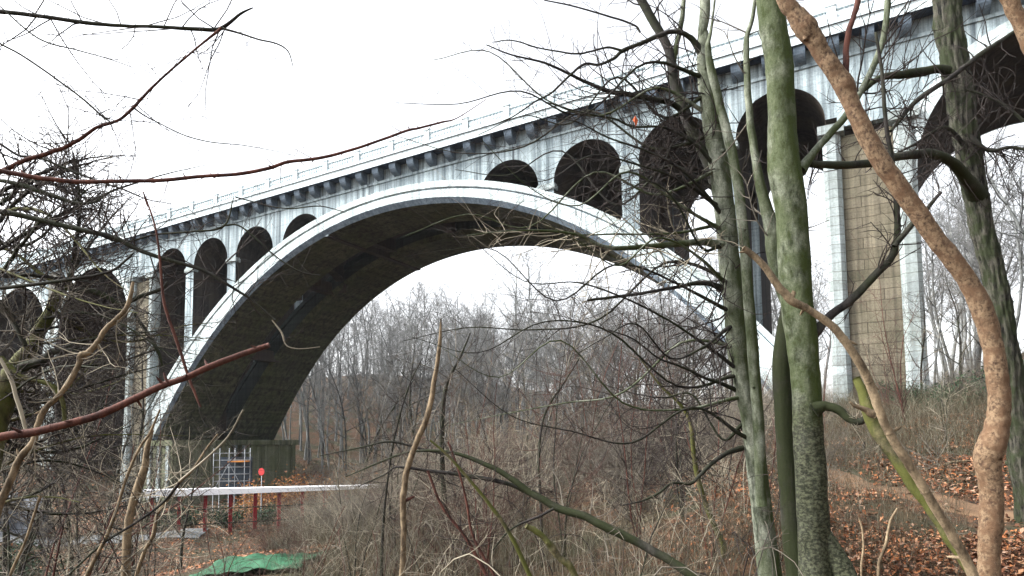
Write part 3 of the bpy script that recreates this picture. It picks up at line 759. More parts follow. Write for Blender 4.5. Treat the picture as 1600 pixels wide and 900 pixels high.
# shrubs with clinging dead leaves, evergreen shrubs
def leafy(seed, H, n, mt, name, ls=.07, spread=.7, stem=T_RED):
    r = np.random.default_rng(seed); root = empty(name); S_ = Tubes(); V_ = []; 
    for i in range(12):
        an = r.uniform(0, 6.28); L = H*r.uniform(.6, 1.05); d = unit(np.array([math.cos(an)*spread, math.sin(an)*spread, 1.])); q = [np.array([0, 0, -.1])]
        for _ in range(6): d = unit(d+r.normal(0, .15, 3)); q.append(q[-1]+d*L/6)
        q = np.array(q); S_.add(q, np.linspace(.014, .004, 7), 4); sprout(S_, r, q, np.full(7, .008), 7, L*.35, 0, 3)
        for _ in range(n//12):
            t = r.uniform(.2, 1)*5.99; a = int(t); c = q[a]+(q[a+1]-q[a])*(t-a)+r.normal(0, H*.10, 3)
            e1 = unit(r.normal(0, 1, 3))*ls*r.uniform(.6, 1.3); e2 = unit(np.cross(e1, r.normal(0, 1, 3)))*ls*.45
            V_ += [c-e1, c+e2, c+e1, c-e2]
    S_.build('stems', stem, root); V_ = np.array(V_); link_mesh('leaves', V_, np.arange(len(V_)).reshape(-1, 4), mt, root)
    return root
lo = [leafy(400+i, 3.0, 700, L_ORANGE, 'leafy_shrub', .09) for i in range(2)]
le = [leafy(410+i, 1.6, 1500, L_GREEN, 'evergreen_shrub', .07, .9, T_DARK) for i in range(2)]
spots = [(395, 700, 63, 1.0), (420, 690, 66, 1.3), (450, 680, 70, 1.2), (375, 720, 60, .6), (480, 660, 76, 1.3), (515, 670, 80, 1.2), (545, 660, 84, 1.3), (500, 690, 72, .9), (560, 690, 78, 1.0), (465, 705, 68, .8), (530, 640, 92, 1.2)]
for j, (u, v, d, s_) in enumerate(spots):
    p = P(u, v, d); p[2] = float(G(p[0], p[1])); dup(lo[j % 2], tuple(p), j*1.7, s_*1.2, 'shrub with clinging orange dead leaves by the right side of the left rib foot', 'shrub', 'orange leaved shrubs by the rib foot')
for j, (u, v, d, s_) in enumerate([(1400, 640, 38, 1.0), (1440, 645, 35, .9), (1480, 640, 33, .8), (1420, 665, 30, .7), (1372, 650, 40, .7), (1500, 650, 27, .9), (1455, 690, 24, .6), (1545, 640, 30, 1.1), (1590, 640, 24, 1.0), (1330, 660, 38, .6)]):
    p = P(u, v, d); p[2] = float(G(p[0], p[1])); dup(le[j % 2], tuple(p), j*1.3, s_, 'dark evergreen shrub at the foot of the right pier', 'shrub', 'evergreen shrubs at the right pier')
for j, (u, v, d, s_) in enumerate([(60, 800, 30, 1.1), (95, 815, 28, .8), (15, 780, 34, 1.5), (245, 800, 52, 1.5), (300, 800, 53, 1.4), (355, 800, 54, 1.5), (410, 800, 55, 1.3)]):
    p = P(u, v, d); p[2] = float(G(p[0], p[1])); dup(le[j % 2], tuple(p), j*1.3+2, s_, 'dark evergreen shrub beside the boulder and road at lower left' if j < 3 else 'dark evergreen shrub behind the red posts of the white walkway', 'shrub', 'evergreen shrubs by the boulder' if j < 3 else 'evergreen shrubs behind the walkway posts')
for pr in lo+le: kill(pr)

# ------------------------------------------------------------------ ground cover
def proj_u(p):
    q = p-CAM[None]; return 800+FP*(q@Rv)/(q@Fv)
def scatter_ground(n, seed, dmin, dmax, umin, umax, power=1.0):
    r = np.random.default_rng(seed); d = dmin*(dmax/dmin)**(r.uniform(0, 1, n)**power); u = r.uniform(umin, umax, n)
    hd = Fv[None]*1+Rv[None]*((u-800)/FP)[:, None]; hd[:, 2] = 0
    p = CAM[None]+hd*d[:, None]; p[:, 2] = G(p[:, 0], p[:, 1]); return p, d, r
p, d, r = scatter_ground(80000, 21, 4.5, 42, 1000, 1750); k_ = r.uniform(1000, 1280, len(p)) < proj_u(p); p, d = p[k_], d[k_]
pc = catmull([(a_, b_, 0) for a_, b_ in pp], 14)[:, :2]; k_ = np.array([np.min(np.hypot(pc[:, 0]-x_[0], pc[:, 1]-x_[1])) for x_ in p]) > r.uniform(.12, .6, len(p)); p, d = p[k_], d[k_]
k_ = (np.sin(p[:, 0]*1.1+np.sin(p[:, 1]*.9)*1.5)+np.sin(p[:, 1]*1.7+p[:, 0]*.6)+r.normal(0, .7, len(p))) > -.7; p, d = p[k_], d[k_]
n = len(p); e1 = r.normal(0, 1, (n, 3)); e1[:, 2] *= .6; e1 /= np.linalg.norm(e1, axis=1)[:, None]; nn = r.normal(0, .35, (n, 3)); nn[:, 2] = 1
e2 = np.cross(e1, nn); e2 /= np.linalg.norm(e2, axis=1)[:, None]; sz = (r.uniform(.018, .07, n)*np.clip(d/14, .75, 1.6))[:, None]
c = p+np.array([0, 0, .03])+r.uniform(0, .04, (n, 1))*np.array([[0, 0, 1]])
V = np.stack([c-e1*sz, c+e2*sz*.5, c+e1*sz, c-e2*sz*.5], 1).reshape(-1, 3); V[1::4, 2] += .012; V[3::4, 2] += .012
tag(link_mesh('leaf_litter', V, np.arange(4*n).reshape(-1, 4), L_LITTER), 'orange brown fallen leaves covering the right bank', 'leaf litter', kind='stuff')
p, d, r = scatter_ground(75000, 23, 20, 125, -60, 1150)
n = len(p); e1 = r.normal(0, 1, (n, 3)); e1[:, 2] *= .3; e1 /= np.linalg.norm(e1, axis=1)[:, None]; nn = r.normal(0, .4, (n, 3)); nn[:, 2] = 1
e2 = np.cross(e1, nn); e2 /= np.linalg.norm(e2, axis=1)[:, None]; sz = (r.uniform(.05, .12, n)*np.clip(d/40, .7, 3))[:, None]; c = p+np.array([0, 0, .05])
V = np.stack([c-e1*sz, c+e2*sz*.5, c+e1*sz, c-e2*sz*.5], 1).reshape(-1, 3)
keep = np.ones(n, bool)
for q in rd: pass
tag(link_mesh('valley_leaf_litter', V, np.arange(4*n).reshape(-1, 4), L_LITTER), 'brown fallen leaves on the valley floor', 'leaf litter', kind='stuff')
def stems(n, seed, dmin, dmax, umin, umax, h0, h1, rad, mt, name, lab, patch=None):
    p, d, r = scatter_ground(n, seed, dmin, dmax, umin, umax)
    if patch: 
        k = (np.sin(p[:, 0]*patch+seed)+np.sin(p[:, 1]*patch*1.3+p[:, 0]*.4)+r.normal(0, .5, n)) > 0; p, d = p[k], d[k]
    n = len(p); L = r.uniform(h0, h1, n); an = r.uniform(0, 6.28, n); ln = r.uniform(.1, .9, n)
    ks = np.linspace(0, 1, 5); hx = np.stack([np.cos(an), np.sin(an)], 1)
    pts = np.zeros((n, 5, 3)); pts[..., :2] = p[:, None, :2]+hx[:, None, :]*(ln*L)[:, None, None]*(ks**1.7)[None, :, None]+r.normal(0, .03, (n, 5, 2))*L[:, None, None]
    pts[..., 2] = p[:, None, 2]-.03+L[:, None]*(ks-.45*ln[:, None]*ks**2.5)[:]
    wr = (rad*np.clip(d/12, .5, 3))[:, None]*(1-.8*ks)[None]
    a0 = r.uniform(0, 6.28, n); V_ = []
    for s_ in range(3):
        a = a0+s_*2.094; off = np.stack([np.cos(a), np.sin(a), 0*a], 1); V_.append(pts+off[:, None, :]*wr[..., None])
    V_ = np.stack(V_, 2)  # n,5,3,3
    i = np.arange(n)[:, None, None]*15+np.arange(4)[None, :, None]*3; j = np.arange(3)[None, None, :]; j2 = (j+1) % 3
    F_ = np.stack([i+j, i+j2, i+3+j2, i+3+j], -1).reshape(-1, 4)
    tag(link_mesh(name, V_.reshape(-1, 3), F_, mt, smooth=True), lab, 'brush', kind='stuff')
stems(34000, 31, 8, 45, 420, 1260, .4, 1.7, .0035, L_GRASS, 'bramble_thicket', 'dense dry brown bramble and grass stems on the slope', .5)
stems(9000, 33, 5, 30, 1180, 1500, .15, .7, .003, L_GRASS, 'dry_grass', 'dry tan grass and twigs around the leafy bank', .8)
stems(20000, 34, 14, 48, 1240, 1700, .3, 1.5, .003, L_GRASS, 'bank_brush', 'dry brown brush high on the leafy right bank', .45)
stems(14000, 35, 30, 75, -60, 700, .3, 1.1, .0035, L_GRASS, 'valley_brush', 'low dry brush on the valley floor at left', .25)
stems(14000, 37, 45, 95, 420, 1300, .5, 2.2, .003, L_GRASS, 'far_brush', 'dry brush on the slopes beyond the bridge', .2)

# ------------------------------------------------------------------ foreground trees, each with its trunk, limbs and twigs
def to_ground(c, r, end=-1, grow=1.25):
    p = c[end]; z = float(G(p[0], p[1]))-.15
    if p[2] > z:
        k = max(2, int((p[2]-z)/.4)+1); q = np.linspace(p, [p[0], p[1], z], k+1)[1:]; rr = np.linspace(r[end], r[end]*grow, k+1)[1:]
        return np.vstack([c, q]), np.concatenate([r, rr])
    return c, r
def fg(name, lab, cat, stems, group=None, seed=1, twmat=None, twname='twigs'):
    """stems: list of dict(p=pixel spec, d=(d0,d1), m=material, n=twigs, L=twig length, g=reaches ground, part=name)"""
    r = np.random.default_rng(seed); built = []
    for s_ in stems:
        s_['p'] = [(q[0], q[1], q[2]*s_.get('ws', .88 if q[2] > 14 else 1), *q[3:]) for q in s_['p']]
        d = s_['d'] if isinstance(s_['d'], tuple) else (s_['d'], s_['d'])
        c, rr = pathpx(s_['p'], d[0], d[1], per=s_.get('per', 6), wob=s_.get('w', .12))
        if s_.get('g'): c, rr = to_ground(c, rr, grow=s_.get('grow', 1.25))
        built.append((s_, c, rr))
    gi = next((i for i, b_ in enumerate(built) if b_[0].get('g')), 0); base = built[gi][1][-1]
    root = tag(empty(name, (float(base[0]), float(base[1]), float(base[2]))), lab, cat, group)
    TW = {}
    for s_, c, rr in built:
        T = Tubes(); px = max(q[2] for q in s_['p']); sides = 40 if px > 25 else (12 if px > 10 else 7)
        sides = s_.get('sides', sides)
        T.add(c, rr, sides, lump=s_.get('lump', .10 if px > 10 else .05), cap=(sides % 2 == 0), seed=seed, ridge=s_.get('ridge', 0))
        if s_.get('nodes'):
            for i in range(3, len(c)-3, s_['nodes']):
                T.add([c[i]-(c[i+1]-c[i-1])*.2, c[i], c[i]+(c[i+1]-c[i-1])*.2], [rr[i]*.9, rr[i]*1.14, rr[i]*.9], 10)
                a = unit(r.normal(0, 1, 3)+unit(c[i+1]-c[i])*.8); T.add([c[i], c[i]+a*rr[i]*2.2, c[i]+a*rr[i]*3.4], [rr[i]*.45, rr[i]*.38, rr[i]*.08], 6)
        if s_.get('knots'):
            for _ in range(s_['knots']):
                i = r.integers(2, len(c)-2); a = unit(r.normal(0, 1, 3)); q = c[i]; k = rr[i]
                T.add([q, q+a*k*.9, q+a*k*1.25], [k*.55, k*.35, k*.12], 8)
        lo_ = T.build(s_.get('part', 'limb'), s_['m'], root)
        if s_.get('n'):
            tm = s_.get('tm', twmat or T_DARK); TW = {0: (tm, Tubes())}
            sprout(TW[0][1], r, c, rr, s_['n'], s_.get('L', .5), s_.get('lv', 1), s_.get('k', 3), s_.get('up', .15), s_.get('t0', .1), s_.get('t1', 1), s_.get('th', .4), s_.get('cu', .45), rmin=s_.get('rm', .0012), flat=unit(Fv) if s_.get('flat', 1) else None)
            TW[0][1].build(twname, tm, lo_)
    return root
def S(p, d, m, **k): return dict(p=p, d=d, m=m, **k)

fg('beech_tree', 'thickest smooth green mossy trunk right of centre, running from the bottom to the top edge', 'tree', [
  S([(1190, -260, 44), (1196, -120, 46), (1203, 0, 48), (1216, 90, 50), (1221, 180, 52), (1226, 260, 60), (1236, 340, 57), (1243, 440, 58), (1252, 530, 56), (1260, 620, 52), (1266, 720, 54), (1270, 820, 58), (1277, 900, 66), (1286, 980, 84)], 6.5, B_BEECH, part='trunk', g=1, knots=9, w=.05, per=8, lump=.10, ws=.82),
  S([(1236, 470, 30), (1222, 560, 32), (1226, 660, 34), (1236, 780, 38), (1250, 900, 44), (1262, 980, 50)], 6.9, B_BEECHD, g=1, part='limb', w=.06),
  S([(1236, 480, 30), (1214, 420, 28), (1206, 360, 26), (1196, 320, 20), (1182, 255, 13), (1172, 190, 11), (1167, 120, 10), (1167, 62, 8), (1176, 25, 6), (1184, -30, 5), (1190, -90, 3)], (6.9, 7.0), B_GREY, n=8, L=.9, tm=T_GREY),
  S([(1250, 268, 22), (1270, 240, 12), (1292, 215, 11), (1325, 175, 11), (1352, 130, 10), (1372, 85, 9), (1384, 40, 9), (1388, -30, 9), (1392, -90, 7)], (6.5, 6.9), B_GREY, n=10, L=1.0, tm=T_DARK),
  S([(1266, 528, 22), (1290, 500, 14), (1330, 468, 13), (1368, 430, 12), (1396, 395, 11), (1402, 345, 9), (1398, 290, 8), (1392, 240, 7), (1383, 180, 6), (1378, 110, 5), (1368, 50, 4)], (6.5, 6.2), B_DARK, n=30, L=.7, tm=T_DARK),
  S([(1398, 385, 9), (1425, 350, 9), (1445, 330, 7), (1470, 300, 5)], 6.2, B_DARK, n=8, L=.5),
  S([(1272, 640, 30), (1290, 635, 17), (1312, 642, 14), (1328, 655, 12), (1345, 658, 11), (1365, 640, 6), (1372, 655, 3)], (6.4, 6.1), B_BEECHD, n=8, L=.3, tm=T_PALE),
  S([(1283, 830, 30), (1300, 860, 34), (1320, 900, 40), (1345, 980, 50)], (6.5, 6.2), B_BEECH, g=1),
], seed=11)
fg('grey_tree', 'broken-topped grey green twin stem just left of the thick green trunk', 'tree', [
  S([(1100, 50, 12), (1100, 75, 24), (1104, 130, 28), (1112, 200, 30), (1124, 260, 34), (1132, 330, 35), (1139, 400, 36), (1146, 470, 35), (1152, 540, 36), (1162, 600, 34), (1174, 660, 36), (1184, 740, 36), (1194, 830, 37), (1203, 900, 40), (1208, 960, 46)], 7.6, B_GREY, part='trunk', g=1, knots=10, w=.05, per=8),
  S([(1098, 92, 18), (1097, 55, 14), (1101, 20, 18), (1102, -30, 17), (1104, -120, 14)], 7.6, B_GREY),
  S([(1190, 790, 20), (1187, 700, 20), (1182, 620, 20), (1174, 520, 20), (1167, 430, 19), (1160, 350, 18), (1152, 280, 18), (1138, 215, 17), (1124, 160, 15), (1112, 110, 13), (1106, 75, 8), (1112, 40, 4), (1118, -10, 3)], 7.3, B_GREY, n=8, L=.6, tm=T_GREY, knots=6),
  S([(1132, 340, 26), (1118, 285, 24), (1102, 240, 22), (1080, 200, 21), (1066, 165, 20), (1052, 120, 19), (1046, 80, 16), (1028, 45, 13), (1010, 15, 13), (985, -30, 12), (950, -90, 9)], (7.9, 8.1), B_DARK, n=14, L=1.0),
  S([(1050, 110, 9), (1056, 75, 8), (1064, 40, 8), (1068, 5, 7), (1070, -60, 6)], 8.0, B_GREY, n=3, L=.6),
  S([(1098, 88, 14), (1082, 62, 9), (1066, 52, 7), (1046, 50, 7), (1020, 60, 7), (1000, 68, 6), (975, 78, 6), (958, 92, 5), (936, 101, 4), (912, 101, 4), (888, 120, 3.5), (862, 145, 3), (838, 158, 2.5), (800, 183, 2), (770, 195, 1.5)], (7.6, 7.0), B_DARK, n=16, L=.8, up=-.1),
  S([(972, 79, 4), (950, 74, 3.5), (925, 80, 3), (902, 84, 3), (870, 80, 2.5), (838, 74, 2.2), (800, 63, 2), (768, 66, 1)], 7.3, B_DARK, n=10, L=.5),
  S([(1090, 200, 12), (1055, 165, 9), (1020, 155, 8), (985, 148, 8), (950, 142, 7), (920, 130, 5.5), (890, 116, 4.5), (850, 98, 3.5), (800, 86, 2.5), (760, 70, 1.6)], (7.9, 7.0), B_DARK, n=34, L=.9, tm=T_DARK),
  S([(1000, 50, 3.5), (992, 40, 3), (960, 28, 3), (925, 18, 2.6), (890, 8, 2.4), (850, 0, 2)], 7.3, B_DARK, n=8, L=.4),
  S([(1122, 382, 16), (1100, 378, 12), (1070, 380, 10), (1040, 383, 9), (1000, 386, 8), (960, 388, 7), (930, 381, 6), (905, 368, 5), (870, 362, 4), (830, 360, 3), (780, 362, 2), (730, 368, 1.3)], (7.6, 6.2), B_GREY, n=40, L=.9, tm=T_PALE, up=.05),
  S([(1118, 352, 6), (1090, 358, 5), (1060, 364, 4), (1020, 366, 3.4), (960, 366, 3), (900, 366, 2), (850, 352, 1.4)], (7.6, 6.8), B_GREY, n=16, L=.6, tm=T_PALE),
  S([(1128, 450, 12), (1110, 444, 8), (1085, 443, 6.5), (1050, 450, 5.5), (1010, 457, 5), (960, 464, 4.5), (918, 469, 4)], (7.6, 6.8), B_DARK, n=14, L=.6, tm=T_GREY),
  S([(1160, 700, 10), (1140, 706, 8), (1115, 722, 7), (1095, 742, 6), (1078, 756, 5), (1050, 755, 4), (1030, 770, 4), (1005, 782, 3), (970, 790, 2)], (7.6, 7.0), B_DARK, n=20, L=.5),
  S([(1150, 610, 8), (1128, 600, 6), (1100, 590, 5), (1070, 575, 4), (1030, 560, 3), (990, 530, 2.4), (950, 515, 1.6)], (7.6, 6.6), B_DARK, n=20, L=.6),
  S([(1135, 345, 8), (1100, 300, 5), (1060, 262, 4), (1010, 236, 3.4), (950, 215, 2.8), (900, 190, 2), (860, 185, 1.4)], (7.6, 6.3), B_DARK, n=30, L=.8),
  S([(1120, 262, 8), (1085, 225, 5), (1040, 200, 4), (990, 198, 3.6), (960, 186, 3.2), (920, 178, 2.6), (880, 168, 2), (850, 158, 1.4)], (7.6, 6.8), B_DARK, n=36, L=.7),
], seed=12)
_BT = [o for o in bpy.data.objects if o.name.startswith('grey_tree')][0]
rl = np.random.default_rng(91); TT = Tubes()
for j in range(20):
    v_ = 120+j*30+rl.uniform(-10, 10); u_ = np.interp(v_, [100, 260, 400, 600, 740], [1104, 1124, 1139, 1162, 1184])
    du = rl.uniform(160, 520); dv_ = rl.uniform(-130, 110) if v_ < 560 else rl.uniform(-240, -20); dq = rl.uniform(5.2, 8.4)
    sp_ = [(u_, v_, 10), (u_-14, v_+dv_*.04, 7)]+[(u_-du*t, v_+dv_*t+40*math.sin(t*rl.uniform(2, 5))*rl.choice([-1, 1]), max(1, 4*(1-t)+.8)) for t in (.2, .4, .6, .8, 1)]
    c_, r_2 = pathpx(sp_, 7.6, dq, wob=.3); T = Tubes(); T.add(c_, r_2, 6)
    lo_ = T.build('limb', [B_DARK, B_DARK, B_GREY][j % 3], _BT); TT = Tubes(); sprout(TT, rl, c_, r_2, 18, .95, 1, 3, -.05, .1, 1, .5, .5, rmin=.0013, flat=unit(Fv)); TT.build('twigs', T_DARK, lo_)
fg('ridged_tree', 'dark deeply ridged trunk leaning near the right edge', 'tree', [
  S([(1455, -160, 46), (1475, -40, 47), (1482, 40, 46), (1492, 100, 46), (1502, 170, 44), (1512, 230, 42), (1524, 300, 40), (1538, 370, 38), (1556, 440, 38), (1568, 520, 40), (1582, 600, 42), (1594, 680, 46), (1606, 760, 50), (1620, 860, 56)], 9.0, B_RIDGE, part='trunk', g=1, knots=5, w=.05, per=16, lump=.10, ws=.8, sides=64, ridge=.28),
  S([(1500, 118, 26), (1470, 108, 15), (1440, 112, 14), (1415, 116, 13), (1392, 118, 11), (1370, 124, 9), (1350, 140, 8), (1338, 150, 6)], (9.0, 8.6), B_BEECHD, n=22, L=.8),
  S([(1530, 310, 34), (1510, 280, 22), (1492, 258, 18), (1470, 244, 16), (1445, 240, 14), (1418, 243, 13), (1392, 247, 12), (1368, 254, 12), (1320, 258, 12), (1285, 257, 11), (1262, 256, 10)], (9.0, 6.6), B_BEECHD, n=26, L=.7),
  S([(1600, 40, 5), (1560, 66, 7), (1530, 86, 8), (1500, 110, 8), (1470, 132, 8), (1435, 155, 8), (1412, 180, 6), (1392, 205, 5)], (8.4, 8.0), B_DARK, n=30, L=.8, up=-.3),
  S([(1600, 190, 5), (1570, 165, 5), (1540, 150, 4), (1510, 140, 3)], (8.4, 8.6), B_DARK, n=34, L=.8, up=-.2, tm=T_DARK),
  S([(1510, 210, 10), (1545, 235, 6), (1580, 230, 5), (1620, 240, 4)], (8.9, 8.5), B_DARK, n=40, L=.8, tm=T_DARK, up=-.3),
  S([(1505, 225, 8), (1480, 200, 6), (1460, 205, 5), (1430, 225, 4), (1400, 240, 3)], (8.9, 8.5), B_DARK, n=50, L=.6, tm=T_DARK, up=-.3),
], seed=13)
fg('tan_sapling', 'leaning orange tan speckled stem sweeping from top centre right to the bottom edge', 'sapling', [
  S([(1190, -110, 20), (1208, -50, 22), (1226, 0, 25), (1243, 22, 29), (1258, 42, 38), (1272, 62, 31), (1288, 88, 29), (1304, 112, 30), (1320, 135, 34), (1330, 160, 28), (1350, 205, 30), (1374, 248, 31), (1400, 286, 31), (1430, 328, 31), (1462, 372, 30), (1490, 408, 30), (1516, 445, 30), (1535, 485, 34), (1549, 530, 33), (1557, 580, 35), (1561, 630, 36), (1558, 665, 39), (1548, 700, 46), (1543, 722, 42), (1548, 760, 35), (1549, 810, 36), (1545, 860, 33), (1546, 910, 36), (1548, 1000, 38)], 2.5, B_TAN, part='stem', g=1, w=.06, knots=5, per=7),
  S([(1320, 132, 16), (1321, 112, 11), (1322, 80, 9), (1326, 50, 9), (1334, 25, 8), (1341, 0, 9), (1346, -50, 8)], 2.5, B_RED),
], seed=14)
fg('tan_stick', 'thin straight broken tan pole slanting down right between the green trunk and the orange stem', 'sapling', [
  S([(1161, 387, 9), (1178, 400, 10), (1200, 424, 11), (1216, 446, 12), (1235, 468, 13), (1262, 483, 11), (1296, 506, 12), (1318, 530, 13), (1340, 562, 13), (1356, 592, 15), (1368, 625, 16), (1384, 665, 15), (1404, 700, 16), (1432, 745, 16), (1460, 792, 16), (1490, 840, 16), (1516, 890, 18), (1535, 950, 20)], 2.1, B_STICK, part='stem', g=1, w=.08, lump=.10, nodes=13),
  S([(1235, 468, 9), (1238, 461, 8), (1241, 455, 6)], 2.1, B_STICK),
], seed=15)
fg('mossy_leaning_stem', 'mottled yellow mossy leaning stem behind the tan pole', 'sapling', [
  S([(1338, 590, 12), (1350, 620, 18), (1362, 655, 24), (1382, 690, 24), (1405, 722, 22), (1425, 755, 21), (1450, 790, 20), (1480, 835, 20), (1510, 880, 20), (1535, 920, 20)], (4.4, 4.0), B_MOSSLOG, part='stem', g=1, knots=3, n=5, L=.3, tm=T_PALE),
  S([(1365, 648, 14), (1352, 640, 9), (1336, 634, 6), (1328, 628, 3)], 4.3, B_STICK),
], seed=16)
fg('brown_branch', 'short brown branch crossing the top right corner', 'branch', [
  S([(1545, -60, 24), (1572, -10, 25), (1590, 25, 25), (1606, 60, 26), (1640, 120, 28), (1700, 260, 30), (1740, 500, 34)], 3.2, B_TAN, part='stem', g=1)], seed=17)
fg('red_stick', 'straight red brown stick with a blunt cut end rising from the left edge', 'branch', [
  S([(421, 539, 8), (380, 553, 9), (330, 572, 10), (290, 590, 10), (250, 604, 11), (200, 628, 11), (150, 650, 12), (100, 664, 12), (50, 676, 13), (0, 683, 13), (-60, 700, 15), (-160, 760, 18), (-220, 900, 20)], (1.9, 1.6), B_RED, part='stem', g=1, w=.04, nodes=7, per=8),
  S([(262, 598, 5), (258, 588, 4), (256, 582, 2)], 1.75, B_RED)], seed=18)
fg('red_bramble_cane', 'long thin red cane arching across the sky from the left edge above the bridge', 'branch', [
  S([(760, 155, 1), (715, 184, 1.6), (690, 191, 3), (655, 200, 3.4), (636, 204, 4), (600, 217, 4), (550, 234, 4.2), (500, 247, 4.8), (450, 253, 5.2), (420, 263, 5.6), (370, 272, 5.6), (310, 276, 5.6), (250, 282, 6), (190, 283, 6), (130, 284, 6.4), (70, 279, 7), (0, 267, 7.6), (-80, 250, 9), (-160, 330, 12), (-220, 700, 16)], (1.9, 1.5), B_RED, part='stem', g=1, w=.06, nodes=5, n=14, L=.12, lv=0, rm=.0008, tm=T_RED)], seed=19)
fg('overhanging_sapling', 'slender sapling whose dark drooping branches enter from the top left corner', 'sapling', [
  S([(395, 12, 2), (375, 22, 4), (346, 44, 6), (318, 46, 6), (250, 42, 5), (190, 40, 5), (140, 36, 6), (60, 25, 6), (0, 18, 7), (-100, 10, 9), (-200, 120, 14), (-240, 500, 18)], (3.0, 2.7), B_DARK, part='stem', g=1, n=44, L=.6, tm=T_DARK),
  S([(346, 44, 5), (318, 66, 3.4), (290, 90, 3.2), (255, 120, 3.5), (225, 150, 4.5), (208, 168, 5), (185, 188, 4.5), (150, 200, 5), (118, 222, 6), (80, 238, 7), (40, 250, 7), (0, 268, 8), (-60, 285, 10)], 2.9, B_RED, n=34, L=.45, tm=T_DARK),
  S([(346, 44, 4), (375, 52, 3), (405, 62, 2.6), (432, 68, 2.4), (450, 80, 2), (458, 104, 1.2)], 2.9, B_DARK, n=6, L=.2),
  S([(208, 168, 3), (225, 180, 2.4), (250, 193, 2), (290, 212, 2), (330, 222, 1.8), (380, 227, 1.5), (440, 238, 1), (470, 246, .6)], 2.9, B_DARK, n=8, L=.25),
  S([(0, 68, 3), (40, 90, 3), (90, 125, 3), (130, 155, 3), (160, 182, 3), (172, 190, 2)], 2.6, B_DARK, n=16, L=.4),
  S([(0, 10, 2), (60, 60, 2.5), (120, 78, 2), (170, 92, 1.6), (220, 110, 1)], 2.6, B_DARK, n=10, L=.4),
], seed=20)
fg('dark_sapling', 'slim dark sapling with long branches fanning right across the left end of the bridge', 'sapling', [
  S([(430, 500, 2), (395, 470, 3), (380, 460, 4), (340, 435, 5), (310, 420, 5.5), (260, 405, 6), (220, 392, 6.5), (180, 372, 7), (130, 360, 8), (60, 343, 8), (0, 330, 9), (-80, 320, 11), (-160, 420, 14), (-200, 700, 18)], (4.0, 3.6), B_DARK, part='stem', g=1, n=60, L=.5, lv=1),
  S([(540, 332, 1.2), (500, 322, 1.8), (455, 326, 2), (420, 322, 2), (395, 315, 2), (368, 308, 2.4)], 4.2, B_DARK, n=5, L=.3),
  S([(365, 309, 1.5), (350, 353, 3), (300, 362, 3), (245, 366, 3), (190, 378, 3), (145, 362, 4)], 3.9, B_DARK, n=24, L=.4),
  S([(500, 430, 1), (470, 425, 1.6), (430, 400, 2.2), (378, 355, 2.6), (350, 352, 3)], 3.9, B_DARK, n=16, L=.35),
  S([(0, 225, 4), (30, 243, 4), (60, 246, 4), (100, 262, 3.5), (140, 278, 3), (190, 295, 2.6), (232, 312, 2), (268, 318, 1)], 3.6, B_DARK, n=20, L=.35),
  S([(230, 322, 2), (224, 300, 2), (240, 345, 3), (247, 380, 3.4), (252, 430, 4), (256, 470, 4.5), (268, 510, 5), (282, 550, 5), (295, 590, 4.5), (305, 615, 4), (313, 636, 3)], 3.4, B_RED, n=14, L=.25),
  S([(0, 450, 6), (40, 446, 6), (100, 438, 5.5), (150, 430, 5), (180, 420, 4), (210, 395, 3)], 3.8, B_DARK, n=16, L=.4),
  S([(425, 500, 2), (440, 520, 3), (448, 540, 2), (470, 545, 1.5), (500, 542, 1)], 4.0, T_PALE, n=4, L=.2),
], seed=21)
fg('mossy_tree', 'crooked thick mossy tree half in frame at the left edge with low limbs', 'tree', [
  S([(112, 442, 10), (100, 448, 14), (88, 465, 18), (78, 490, 20), (60, 520, 22), (45, 548, 24), (30, 565, 26), (15, 590, 34), (2, 620, 44), (-20, 680, 52), (-40, 800, 56)], (8.0, 7.0), B_MOSSLOG, part='trunk', g=1, knots=5, n=14, L=.8, w=.15),
  S([(110, 455, 14), (130, 455, 11), (150, 457, 10), (170, 466, 9), (190, 475, 7), (215, 465, 6), (250, 452, 5), (262, 440, 3)], 7.8, B_BEECHD, n=20, L=.7),
  S([(210, 490, 5), (226, 515, 6), (240, 535, 6), (250, 557, 5), (253, 572, 3)], 7.8, B_BEECHD, n=6, L=.4, tm=T_PALE),
  S([(25, 580, 22), (45, 570, 14), (70, 562, 12), (82, 550, 11), (105, 548, 8), (125, 547, 5)], 7.4, B_BEECHD, n=20, L=.7),
  S([(0, 560, 10), (35, 590, 10), (60, 595, 8), (85, 605, 7), (98, 630, 7), (102, 670, 6)], 7.2, B_MOSSLOG, n=18, L=.7),
  S([(100, 452, 10), (85, 440, 7), (60, 425, 6), (30, 400, 5), (0, 385, 4)], 8, B_MOSSLOG, n=30, L=.8, tm=T_GREY),
  S([(105, 455, 8), (115, 400, 6), (124, 340, 6), (122, 290, 5), (118, 250, 3)], 8, B_DARK, n=60, L=.8, tm=T_DARK),
  S([(0, 282, 6), (30, 288, 8), (60, 298, 8), (95, 310, 7), (125, 318, 5), (150, 315, 3), (165, 305, 2)], 7.6, B_BEECHD, n=40, L=.7, tm=T_DARK),
  S([(40, 540, 8), (20, 500, 6), (0, 470, 5)], 7.4, B_BEECHD, n=30, L=.8, tm=T_GREY),
], seed=22)
_MT = [o for o in bpy.data.objects if o.name.startswith('mossy_tree')][0]
rl = np.random.default_rng(93)
